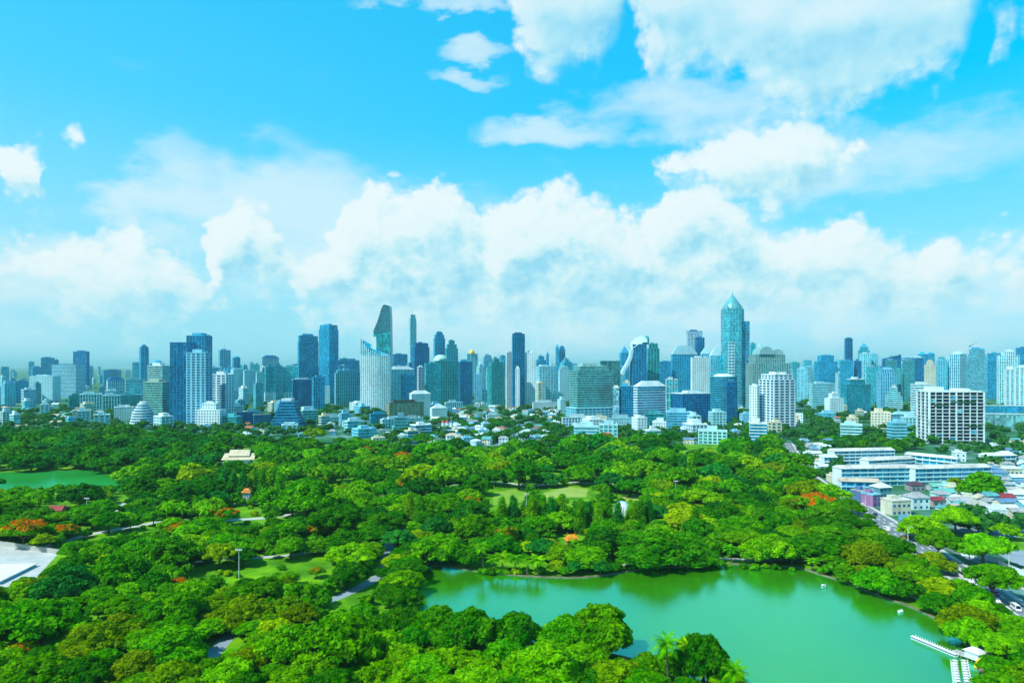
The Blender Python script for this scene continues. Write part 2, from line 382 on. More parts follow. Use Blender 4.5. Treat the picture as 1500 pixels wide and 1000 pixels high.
def water_mat(name, c_deep, refl, rough, mult=2.0):
    m, nt = new_mat(name); L = nt.links.new
    tc = N(nt, 'ShaderNodeTexCoord')
    n1 = N(nt, 'ShaderNodeTexNoise'); n1.inputs['Scale'].default_value = .9; n1.inputs['Detail'].default_value = 5; L(tc.outputs['Object'], n1.inputs['Vector'])
    n2 = N(nt, 'ShaderNodeTexNoise'); n2.inputs['Scale'].default_value = .018; n2.inputs['Detail'].default_value = 4; L(tc.outputs['Object'], n2.inputs['Vector'])
    bp = N(nt, 'ShaderNodeBump'); bp.inputs['Strength'].default_value = .22; bp.inputs['Distance'].default_value = .25; L(n1.outputs[0], bp.inputs['Height'])
    df = N(nt, 'ShaderNodeBsdfDiffuse'); L(ramp(nt, n2.outputs[0], [(.0, sc3(c_deep, .62)), (1.0, sc3(c_deep, 1.38))]), df.inputs[0])
    gl = N(nt, 'ShaderNodeBsdfGlossy'); gl.inputs['Color'].default_value = (.20, 1.0, .90, 1); L(bp.outputs[0], gl.inputs['Normal'])
    rr_ = N(nt, 'ShaderNodeMapRange'); L(n2.outputs[0], rr_.inputs[0]); rr_.inputs[1].default_value = .1; rr_.inputs[2].default_value = .9; rr_.inputs[3].default_value = rough * .6; rr_.inputs[4].default_value = rough * 1.4
    L(rr_.outputs[0], gl.inputs['Roughness'])
    fr = N(nt, 'ShaderNodeFresnel'); fr.inputs['IOR'].default_value = refl
    mx = N(nt, 'ShaderNodeMixShader'); fm = N(nt, 'ShaderNodeMath', operation='MULTIPLY'); fm.use_clamp = True; fm.inputs[1].default_value = mult; L(fr.outputs[0], fm.inputs[0]); L(fm.outputs[0], mx.inputs[0]); L(df.outputs[0], mx.inputs[1]); L(gl.outputs[0], mx.inputs[2])
    out(nt, mx.outputs[0]); return m
M_water = water_mat('green_lake_water', (.046, .300, .001), 1.75, .15, 2.0)
lake_px = [(604, 838), (640, 829), (690, 836), (740, 842), (800, 846), (860, 846), (915, 838), (960, 831), (1010, 831), (1060, 826), (1110, 829), (1165, 831), (1205, 843), (1245, 855), (1290, 874), (1330, 888), (1368, 906), (1398, 928), (1418, 950), (1440, 1000), (1470, 1100),
           (1300, 1180), (1130, 1150), (1102, 1060), (1070, 1008), (1010, 996), (960, 985), (930, 966), (850, 950), (760, 938), (690, 928), (640, 920), (600, 900)]
lake = [G(*p) for p in smooth_poly(lake_px)]
sheet('lake_water', lake, 0.012, M_water)
M_bank = ground_mat('lake_bank', [(.3, (.12, .11, .07)), (.6, (.24, .22, .15)), (.8, (.30, .29, .22))], .3)
bank = offset_poly(lake[::-1], 1.0)
mbk = MB(); n = len(lake); b_in = lake[::-1]
a2 = sum(b_in[i - 1][0] * b_in[i][1] - b_in[i][0] * b_in[i - 1][1] for i in range(n))
if a2 < 0: b_in = b_in[::-1]
b_out = offset_poly(b_in, 1.1)
for i in range(n):
    j = (i + 1) % n
    mbk.add([b_in[i] + (0.0,), b_in[j] + (0.0,), b_in[j] + (.4,), b_in[i] + (.4,), b_out[i] + (.4,), b_out[j] + (.4,), b_out[i] + (0,), b_out[j] + (0,)], [(0, 1, 2, 3), (3, 2, 5, 4), (4, 5, 7, 6)])
structure(link('lake_bank', mbk.mesh('lake_bank', M_bank)))
pond_px = [(-140, 698), (-40, 693), (60, 690), (140, 689), (160, 697), (182, 712), (176, 718), (110, 716), (30, 717), (-60, 720), (-160, 722)]
pond = [G(*p) for p in smooth_poly(pond_px)]
M_pond = water_mat('pond_water', (.020, .28, .04), 1.4, .14, .55)
sheet('pond_water', pond, 0.012, M_pond)
strip_px = [(-60, 752), (60, 748), (190, 735), (300, 735), (300, 742), (190, 746), (70, 760), (-60, 766)]
M_path = ground_mat('path_concrete', [(.3, (.40, .46, .47)), (.6, (.52, .58, .58)), (.8, (.60, .65, .63))], .12)
M_road = ground_mat('road_asphalt', [(.3, (.13, .18, .21)), (.55, (.19, .25, .28)), (.8, (.27, .33, .35))], .08)
M_paving = ground_mat('paving', [(.3, (.20, .29, .36)), (.6, (.29, .39, .45)), (.8, (.40, .48, .52))], .07)  # darker blue-grey: tree shade over the garden lanes is put into the colour
sheet('canal_path', [G(*p) for p in strip_px], 0.008, M_path)
def ribbon(name, pts_px, w, z, mat, ground_pts=False):
    pts = [p if ground_pts else G(*p) for p in pts_px]
    # Catmull-Rom along the line
    o = []
    for i in range(len(pts) - 1):
        p0 = pts[max(i - 1, 0)]; p1 = pts[i]; p2 = pts[i + 1]; p3 = pts[min(i + 2, len(pts) - 1)]
        for j in range(6):
            t = j / 6
            o.append(tuple(.5 * ((2 * p1[a]) + (-p0[a] + p2[a]) * t + (2 * p0[a] - 5 * p1[a] + 4 * p2[a] - p3[a]) * t * t + (-p0[a] + 3 * p1[a] - 3 * p2[a] + p3[a]) * t ** 3) for a in (0, 1)))
    o.append(pts[-1]); mb = MB(); vs = []
    for i, p in enumerate(o):
        a, b = o[max(i - 1, 0)], o[min(i + 1, len(o) - 1)]
        dx, dy = b[0] - a[0], b[1] - a[1]; l = math.hypot(dx, dy) or 1
        nx, ny = -dy / l * w / 2, dx / l * w / 2
        vs += [(p[0] + nx, p[1] + ny, 0), (p[0] - nx, p[1] - ny, 0)]
    mb.add(vs, [(2 * i, 2 * i + 1, 2 * i + 3, 2 * i + 2) for i in range(len(o) - 1)])
    me = mb.mesh(name, mat)
    if me.polygons[0].normal.z < 0: me.flip_normals()
    ob = link(name, me, None, (0, 0, z)); ob['kind'] = 'structure'; return ob, o
ROADS = []
def path(name, pts, w, z=.012, mat=None):
    ob, o = ribbon(name, pts, w, z, mat or M_path); ROADS.append((o, w)); return ob
path('garden_path', [(60, 802), (130, 783), (200, 770), (250, 762), (320, 762), (390, 758), (430, 752)], 5.5)
path('garden_path', [(300, 742), (360, 737), (420, 735), (470, 742)], 6.0)
path('garden_path', [(340, 905), (420, 893), (480, 880), (530, 858), (560, 838), (565, 815), (575, 790), (600, 770)], 5.0, .014, M_paving)
path('garden_path', [(270, 825), (330, 818), (400, 815), (470, 808), (560, 800)], 4.0, .010)
path('garden_path', [(290, 985), (318, 950), (345, 925), (400, 900)], 5.0, .016, M_paving)
path('garden_path', [(640, 985), (600, 965), (560, 950), (500, 950)], 5.0, .016, M_paving)
path('garden_path', [(1100, 820), (1180, 822), (1240, 838), (1310, 862), (1370, 890), (1420, 930), (1470, 990)], 3.5, .010)
path('garden_path', [(880, 832), (960, 822), (1050, 818), (1100, 820)], 3.5, .010)
path('garden_path', [(780, 712), (830, 706), (900, 708), (960, 700)], 5.0, .010)
path('garden_path', [(540, 730), (640, 712), (720, 706), (780, 712)], 5.0, .014)
# plaza at the west edge
plaza = [G(*p) for p in [(-140, 812), (0, 797), (30, 800), (86, 810), (60, 838), (40, 862), (-60, 900), (-220, 920)]]
sheet('plaza_paving', plaza, 0.016, M_path)
# the avenue beside the park and the side street
MAIN = [(1150, 648), (1163, 672), (1180, 695), (1215, 720), (1262, 745), (1310, 775), (1370, 815), (1440, 862), (1510, 915), (1600, 985), (1760, 1100)]
avenue, MAIN_G = ribbon('avenue_road', MAIN, 13.0, .020, M_road); ROADS.append((MAIN_G, 13.0))
foot, _ = ribbon('avenue_pavement', MAIN, 18.0, .012, M_path); ROADS.append((_, 15.0))
SIDE = [(1330, 775), (1400, 802), (1480, 838), (1560, 868)]
side, SIDE_G = ribbon('side_street', SIDE, 13.0, .028, M_road); ROADS.append((SIDE_G, 13.0))
M_line = ground_mat('road_paint', [(.3, (.6, .66, .66)), (.7, (.78, .82, .80))], .5)
def dashes(name, line, off, z, ln=4.0, gap=6.0, w=.3):
    mb = MB(); acc = 0
    for i in range(len(line) - 1):
        a, b = Vector(line[i]), Vector(line[i + 1]); d = (b - a); l = d.length
        if l < .01: continue
        d /= l; nrm = Vector((-d.y, d.x)); t = 0
        while t + ln < l:
            p = a + d * t + nrm * off; q = p + d * ln
            mb.add([(p.x + nrm.x * w, p.y + nrm.y * w, 0), (p.x - nrm.x * w, p.y - nrm.y * w, 0), (q.x - nrm.x * w, q.y - nrm.y * w, 0), (q.x + nrm.x * w, q.y + nrm.y * w, 0)], [(0, 1, 2, 3)])
            t += ln + gap
    o = link(name, mb.mesh(name, M_line), None, (0, 0, z)); o['kind'] = 'structure'
for of in (-3.2, 0, 3.2): dashes('road_marking', MAIN_G, of, .024)
dashes('road_marking', SIDE_G, 0, .032)
# forecourt east of the avenue
fore = [G(*p) for p in [(1395, 770), (1500, 764), (1700, 770), (1800, 840), (1560, 850), (1480, 822)]]
sheet('forecourt_paving', fore, .016, M_paving)
fore2 = [G(*p) for p in [(1405, 792), (1500, 786), (1640, 800), (1640, 812), (1500, 806)]]
sheet('forecourt_lawn', fore2, .022, ground_mat('trimmed_lawn', [(.3, (.05, .24, .004)), (.7, (.16, .42, .01))], .1))
court = [G(*p) for p in [(1415, 838), (1500, 832), (1620, 850), (1640, 880), (1490, 862)]]
sheet('court_paving', court, .022, ground_mat('court_sand', [(.3, (.50, .47, .36)), (.7, (.62, .58, .45))], .1))
# pale lawns that the trees leave open
for nm, pts, st in [
  ('open_lawn', [(722, 722), (760, 714), (790, 722), (770, 735), (722, 740)], 0),
  ('open_lawn', [(795, 722), (830, 712), (862, 716), (858, 728), (800, 728)], 1),
  ('open_lawn', [(905, 728), (940, 722), (950, 730), (910, 736)], 1)]:
    sheet(nm, [G(*p) for p in pts], .010, ground_mat('dry_lawn', [(.3, (.12, .34, .01)), (.7, (.26, .46, .06))] if not st else [(.3, (.22, .42, .05)), (.7, (.36, .48, .12))], .06))
# ------------------------------------------------------------------ trees
rng = np.random.default_rng(7); random.seed(7)
M_leaf = foliage_mat('leaf_canopy', .36); M_blos = foliage_mat('flame_blossom', .2, False, (.62, .17, .003)); M_palm = foliage_mat('palm_frond', .2)
M_bark = paint((.11, .10, .07), .9, .3, .8)
def ico():
    import bmesh
    bm = bmesh.new(); bmesh.ops.create_icosphere(bm, subdivisions=1, radius=1.0)
    v = np.array([x.co[:] for x in bm.verts]); f = np.array([[y.index for y in x.verts] for x in bm.faces]); bm.free(); return v, f
ICO_V, ICO_F = ico()
def unit(a): return a / np.maximum(np.linalg.norm(a, axis=1, keepdims=True), 1e-9)
def cards_mesh(name, lobes, per, size, mat, seed, flat=.95, up=.12, core=.80, droop=0.0, low=-.55):
    """crown: leaf clumps (small quads) over many lobes, each lobe backed by a rough leafy core"""
    r = np.random.default_rng(seed); V = []; Fq = []; Ft = []; nb = 0
    for c, lr, sq in lobes:
        c = np.array(c)
        if core > 0:
            vv = ICO_V * (lr * core) * np.array([1, 1, sq]) * (1 + r.normal(0, .10, (len(ICO_V), 1))) + c
            V.append(vv); Ft.append(ICO_F + nb); nb += len(vv)
        n = max(6, int(per * (lr / 2.5) ** 2))
        d = unit(r.normal(size=(n * 2, 3))); d = d[d[:, 2] > low][:n]; n = len(d)
        p = c + d * np.array([1, 1, sq]) * lr * r.uniform(.80, 1.13, (n, 1)); p[:, 2] -= droop * r.uniform(0, 1, n) * lr
        nr = unit(d * flat + np.array([0, 0, up]) + r.normal(0, .36, (n, 3)))
        t = unit(np.cross(nr, r.normal(size=(n, 3)))); b = np.cross(nr, t)
        s = size * r.uniform(.6, 1.4, (n, 1)); a = s * r.uniform(.55, 1.0, (n, 1))
        q = np.stack([p - t * s - b * a * .6, p + t * s * .9 - b * a, p + t * s + b * a * .7, p - t * s * .8 + b * a], 1).reshape(-1, 3)
        V.append(q); Fq.append(np.arange(n * 4).reshape(n, 4) + nb); nb += n * 4
    V = np.concatenate(V); Fq = np.concatenate(Fq); Ft = np.concatenate(Ft) if Ft else np.zeros((0, 3), int)
    me = bpy.data.meshes.new(name); nl = Fq.size + Ft.size; npol = len(Fq) + len(Ft)
    me.vertices.add(len(V)); me.vertices.foreach_set('co', V.astype(np.float32).ravel())
    me.loops.add(nl); me.loops.foreach_set('vertex_index', np.concatenate([Fq.ravel(), Ft.ravel()]).astype(np.int32))
    st = np.concatenate([np.arange(len(Fq)) * 4, Fq.size + np.arange(len(Ft)) * 3]).astype(np.int32)
    me.polygons.add(npol); me.polygons.foreach_set('loop_start', st)
    me.materials.append(mat); me.update(calc_edges=True); me.validate(); return me
def dome_lobes(r, n, rad, cz, zr, spread=1.0, lr=(2.0, 3.2), tmax=1.75, sq=.75, inner=6):
    L_ = []
    for i in range(n):
        u = (i + .5) / n; th = math.acos(1 - u * (1 - math.cos(tmax))); ph = i * 2.39996 + r.normal(0, .25)
        k = rad * r.uniform(.70, 1.08)
        L_.append(((k * math.sin(th) * math.cos(ph) * r.uniform(.85, 1.1), k * math.sin(th) * math.sin(ph) * r.uniform(.85, 1.1), cz + zr * math.cos(th) * r.uniform(.8, 1.15)), r.uniform(*lr), sq * r.uniform(.85, 1.15)))
    for i in range(inner):
        a = r.uniform(0, 6.28); k = rad * r.uniform(.1, .55)
        L_.append(((k * math.cos(a), k * math.sin(a), cz + zr * r.uniform(-.1, .35)), lr[1] * 1.15, .8))
    return L_
def trunk_mesh(name, h, r0, spread, n, seed, lean=.4):
    r = random.Random(seed); mb = MB()
    lx, ly = r.uniform(-lean, lean), r.uniform(-lean, lean)
    mb.tube([(0, 0, -.3), (lx * .3, ly * .3, h * .28), (lx, ly, h * .55)], [r0 * 1.5, r0, r0 * .85], 8)
    for i in range(n):
        a = i * 6.283 / n + r.uniform(-.4, .4); k = spread * r.uniform(.5, .95); z = h * r.uniform(.8, 1.05)
        mb.tube([(lx * .9, ly * .9, h * .5), (lx + math.cos(a) * k * .4, ly + math.sin(a) * k * .4, h * .68), (lx + math.cos(a) * k, ly + math.sin(a) * k, z)], [r0 * .7, r0 * .45, r0 * .14], 5)
    return mb.mesh(name, M_bark)
PROTO = {}
def multi_dome(r, k, parts, rad, h, tmax, lr, n, sq=.7):
    """irregular crown: a few domes of different size and height grown together"""
    L_ = []; a0 = r.uniform(0, 6.28)
    for i in range(parts):
        a = a0 + i * 6.283 / max(1, parts - 1) + r.normal(0, .35); q = 0 if i == 0 else rad * r.uniform(.38, .62); rr = rad * (r.uniform(.52, .66) if i == 0 else r.uniform(.36, .55))
        z = h * (r.uniform(.62, .72) if i == 0 else r.uniform(.40, .62)); zr = rr * k * r.uniform(.8, 1.15); m = max(10, int(n * (rr / rad) ** 1.6 * 1.35))
        for (x, y, zz), l, s_ in dome_lobes(r, m, rr, z, zr, lr=lr, tmax=tmax, sq=sq, inner=2): L_.append(((x + q * math.cos(a), y + q * math.sin(a), zz), l, s_))
    return L_
def make_protos():
    for lod, per, size, nl in (('near', 150, .37, 1.0), ('far', 46, .62, .72)):
        A = []; B = []; C = []; D = []
        for k in range(8 if lod == 'near' else 6):
            r = np.random.default_rng(100 + k + (50 if lod == 'far' else 0))
            # umbrella-crowned rain tree: unit radius 10, height about 14
            A.append((cards_mesh('umbrella_crown', (dome_lobes(r, int(74 * nl), 9.0, 8.2, 4.3, lr=(1.2, 2.3), tmax=1.62, sq=.60) if k % 3 == 0 else multi_dome(r, .46, 5 + k % 3, 10.4, 14.0, 1.6, (1.1, 2.0), int(92 * nl), .6)), per * 1.25, size, M_leaf, k, core=.74), trunk_mesh('umbrella_trunk', 9.0, .55, 6.5, 7, k)))
            # dense round broadleaf: radius 10, height about 19
            B.append((cards_mesh('round_crown', multi_dome(r, .88, 4 + k % 3, 10.0, 13.5, 1.95, (1.2, 2.2), int(86 * nl), .82), per * 1.25, size, M_leaf, 20 + k, core=.74), trunk_mesh('round_trunk', 8.0, .5, 4.5, 5, 20 + k)))
            # open, light-leaved tree
            C.append((cards_mesh('open_crown', multi_dome(r, .62, 5 + k % 2, 10.0, 13.0, 1.75, (1.0, 2.0), int(62 * nl), .6), per * .8, size * 1.05, M_leaf, 40 + k, flat=.55, core=.62, droop=.25), trunk_mesh('open_trunk', 9.0, .42, 6.0, 7, 40 + k)))
        for k in range(4):
            r = np.random.default_rng(300 + k); lob = []
            for i in range(34):
                z = 3.0 + 16.5 * (i / 34) ** .9; w = 3.4 * (1 - (z - 3) / 19) ** .7 + .3; a = i * 2.4 + r.normal(0, .3)
                lob.append(((w * .65 * math.cos(a), w * .65 * math.sin(a), z), .8 + w * .34, 1.5))
            D.append((cards_mesh('feathery_crown', lob, per * 2.2, size * .62, M_leaf, 60 + k, flat=.6, up=.1, core=.5, droop=.6, low=-.9), trunk_mesh('feathery_trunk', 15.0, .3, 1.2, 5, 60 + k, .2)))
        PROTO['umbrella', lod], PROTO['round', lod], PROTO['open', lod], PROTO['feathery', lod] = A, B, C, D
    E_ = []
    for k in range(4):
        r = np.random.default_rng(400 + k); lob = dome_lobes(r, 46, 8.8, 8.0, 3.9, lr=(1.7, 2.8), tmax=1.6, sq=.55)
        top = [((x * 1.01, y * 1.01, z + .55), lr * .92, sq) for (x, y, z), lr, sq in lob if r.uniform() < (.85, .5, .4, .65)[k]]
        E_.append((cards_mesh('flame_crown', lob, 110, .42, M_leaf, 80 + k, core=.75), trunk_mesh('flame_trunk', 8.5, .45, 6.0, 7, 80 + k),
                   cards_mesh('flame_blossoms', top, 70, .40, M_blos, 90 + k, core=0, low=.15)))
    PROTO['flame', 'near'] = PROTO['flame', 'far'] = E_
    Pm = []
    for lod, per, size, nl in (('near', 170, .35, 1.0), ('far', 56, .58, .72)):
        PROTO['layered', lod] = [(cards_mesh('layered_crown', multi_dome(np.random.default_rng(700 + k), .55, 6 + k % 3, 10.2, 14.5, 1.7, (.9, 1.8), int(80 * nl), .55), per, size, M_leaf, 120 + k, flat=.9, up=.12, core=.68), trunk_mesh('layered_trunk', 9.5, .45, 6.0, 7, 120 + k)) for k in range(7)]
    for k in range(3):
        r = random.Random(500 + k); h = 10.0; bend = (r.uniform(-.8, .8), r.uniform(-.8, .8))
        t = MB(); pts = [(bend[0] * (i / 6) ** 2, bend[1] * (i / 6) ** 2, h * i / 6 - (.3 if i == 0 else 0)) for i in range(7)]
        t.tube(pts, [.30, .22, .20, .19, .18, .17, .20], 8)
        c = MB(); top = Vector(pts[-1]); nfr = 20
        for i in range(nfr):
            a = i * 2.399 + r.uniform(-.2, .2); el = R(80 - 105 * (i / nfr)); ln = r.uniform(3.6, 4.6)
            d = Vector((math.cos(a), math.sin(a), 0)); sd_ = Vector((-math.sin(a), math.cos(a), 0)); sp_ = []
            for j in range(10):
                s = j / 9; ang = el - s * R(75)
                if j == 0: p = top.copy()
                else: p = p + (d * math.cos(ang) + Vector((0, 0, 1)) * math.sin(ang)) * (ln / 9)
                sp_.append(p.copy())
            for j in range(1, 10):
                w = 1.15 * math.sin(math.pi * min(.97, .12 + .86 * j / 9)) + .08
                ax = (sp_[j] - sp_[j - 1]).normalized()
                for sg in (-1, 1):
                    for u in (.0, .5):
                        b0 = sp_[j - 1].lerp(sp_[j], u); b1 = b0 + ax * .22
                        tip = b0 + sd_ * sg * w + ax * .45 - Vector((0, 0, 1)) * w * .42
                        c.add([b0, b1, tip], [(0, 1, 2)])
        Pm.append((c.mesh('palm_fronds', M_palm), t.mesh('palm_trunk', M_bark)))
    PROTO['palm', 'near'] = PROTO['palm', 'far'] = Pm
    S = []
    for k in range(3):
        r = np.random.default_rng(600 + k)
        S.append((cards_mesh('shrub_foliage', dome_lobes(r, 16, 2.6, 1.4, 1.5, lr=(1.0, 1.5), tmax=1.7, sq=.85, inner=2), 90, .30, M_leaf, 95 + k, core=.8), None))
    PROTO['shrub', 'near'] = PROTO['shrub', 'far'] = S
make_protos()
TINT = {'dark green': (.036, .260, .002), 'mid green': (.074, .365, .001), 'bright green': (.150, .490, .001), 'yellow-green': (.245, .500, .001),
        'olive green': (.160, .335, .001), 'blue-green': (.022, .280, .024), 'deep green': (.020, .200, .008), 'bronze': (.170, .265, .002)}
NAME = {'umbrella': 'umbrella_tree', 'round': 'round_tree', 'open': 'open_tree', 'feathery': 'feathery_tree', 'flame': 'flame_tree', 'palm': 'palm_tree', 'shrub': 'garden_shrub'}
NAME['layered'] = 'layered_tree'
WORDS = {'umbrella': 'umbrella-crowned tree', 'round': 'dense round tree', 'open': 'loose-crowned tree', 'feathery': 'feathery upright tree', 'flame': 'orange-flowered tree', 'palm': 'palm tree', 'shrub': 'clipped shrub'}
TREES = []   # dicts
UNIT_R = {'layered': 10.3, 'umbrella': 10.6, 'round': 10.4, 'open': 10.2, 'feathery': 3.4, 'flame': 10.3, 'palm': 4.2, 'shrub': 3.6}
def add_tree(kind, X, Y, r, tint, zs=1.0, hand=False):
    TREES.append(dict(kind=kind, X=X, Y=Y, r=r, tint=tint, zs=zs))
def inpoly(x, y, poly):
    c = False; n = len(poly); j = n - 1
    for i in range(n):
        xi, yi = poly[i]; xj, yj = poly[j]
        if (yi > y) != (yj > y) and x < (xj - xi) * (y - yi) / (yj - yi) + xi: c = not c
        j = i
    return c
# openings that stay open to view (photo positions): the lake, lawns, paths, roofs
LAKE_VIS = [(620, 833), (680, 844), (740, 851), (800, 858), (870, 857), (930, 848), (980, 840), (1050, 842), (1100, 838), (1180, 841), (1210, 851), (1235, 862), (1265, 874), (1300, 888), (1335, 897), (1365, 912), (1392, 932), (1412, 950), (1425, 975), (1425, 1010), (1088, 1010), (1092, 985), (1080, 962), (1060, 950), (1050, 925), (1030, 915), (1000, 917), (985, 915), (968, 925), (955, 945), (938, 945), (928, 918), (905, 900), (860, 893), (795, 893), (775, 906), (750, 906), (742, 893), (700, 890), (665, 893), (640, 882), (618, 876), (630, 858)]
OPEN = [LAKE_VIS,
  [(0, 690), (60, 688), (150, 687), (162, 700), (140, 710), (60, 708), (0, 712)], [(170, 716), (186, 716), (186, 734), (170, 734)],
  [(0, 798), (86, 812), (75, 826), (30, 845), (0, 850)],
  [(338, 738), (384, 738), (384, 768), (338, 766)], [(322, 828), (380, 814), (474, 803), (476, 821), (400, 838), (330, 846)], [(285, 830), (330, 828), (330, 844), (285, 844)], [(420, 822), (470, 812), (478, 850), (440, 850)],
  [(100, 786), (170, 774), (235, 766), (235, 774), (170, 782), (108, 794)],
  [(480, 884), (525, 860), (550, 840), (556, 842), (545, 862), (515, 878), (490, 890)],
  [(716, 712), (768, 710), (764, 740), (716, 742)], [(790, 709), (866, 708), (866, 728), (790, 729)], [(908, 724), (935, 722), (935, 732), (908, 732)],
  [(308, 930), (338, 922), (335, 945), (308, 962)],
  [(897, 732), (924, 732), (924, 750), (897, 750)], [(827, 776), (846, 776), (846, 790), (827, 790)], [(330, 658), (374, 658), (374, 676), (330, 676)],
  [(76, 728), (93, 728), (93, 748), (76, 748)], [(357, 696), (366, 696), (366, 726), (357, 726)],
  [(1280, 747), (1300, 755), (1338, 788), (1340, 798), (1325, 796), (1280, 764)], [(1410, 810), (1500, 852), (1500, 872), (1440, 848)], [(712, 808), (790, 813), (790, 823), (712, 819)], [(1230, 662), (1450, 672), (1450, 706), (1330, 708), (1230, 700)],
  [(1300, 722), (1370, 725), (1370, 760), (1300, 750)], [(1395, 935), (1430, 955), (1430, 1000), (1392, 1000), (1335, 935)], [(685, 642), (735, 642), (735, 651), (685, 651)], [(1000, 634), (1048, 634), (1048, 655), (1000, 655)], [(1350, 886), (1378, 905), (1395, 930), (1380, 925), (1350, 900)]]
SPOT = []
for _i, _po in enumerate(OPEN):
    if _i == 0: continue
    x0, x1 = min(q[0] for q in _po), max(q[0] for q in _po); y0, y1 = min(q[1] for q in _po), max(q[1] for q in _po)
    for a in range(9):
        for b in range(5):
            qx, qy = x0 + (x1 - x0) * (a + .5) / 9, y0 + (y1 - y0) * (b + .5) / 5
            if inpoly(qx, qy, _po): SPOT.append((qx, qy))
def covers_spot(X, Y, r, hgt, k=.92):
    x, yt = PX(X, Y, hgt); _, yb = PX(X, Y, hgt * .12); rp = r * F / Y * k; ym = (yt + yb) / 2; h = (yb - yt) / 2 * k
    return any(abs(qx - x) < rp and ((qx - x) / rp) ** 2 + ((qy - ym) / h) ** 2 < 1 for qx, qy in SPOT)
def visible_ok(kind, X, Y, r, hgt, slack=.62):
    x, yt = PX(X, Y, hgt); _, yb = PX(X, Y, 2.0); _, ym = PX(X, Y, hgt * .55); rp = r * F / Y
    for dx, yy in ((0, yt + 2), (0, (yt + ym) / 2), (-slack * rp, ym), (slack * rp, ym), (-slack * .8 * rp, yt + .25 * (ym - yt)), (slack * .8 * rp, yt + .25 * (ym - yt)), (0, ym)):
        for po in OPEN:
            if inpoly(x + dx, yy, po): return False
    return not covers_spot(X, Y, r, hgt)
def on_road(X, Y, m=1.0):
    for line, w in ROADS:
        for i in range(0, len(line) - 1):
            ax, ay = line[i]; bx, by = line[i + 1]; dx, dy = bx - ax, by - ay; l2 = dx * dx + dy * dy or 1
            t = max(0, min(1, ((X - ax) * dx + (Y - ay) * dy) / l2))
            if (X - ax - t * dx) ** 2 + (Y - ay - t * dy) ** 2 < (w / 2 + m) ** 2: return True
    return False
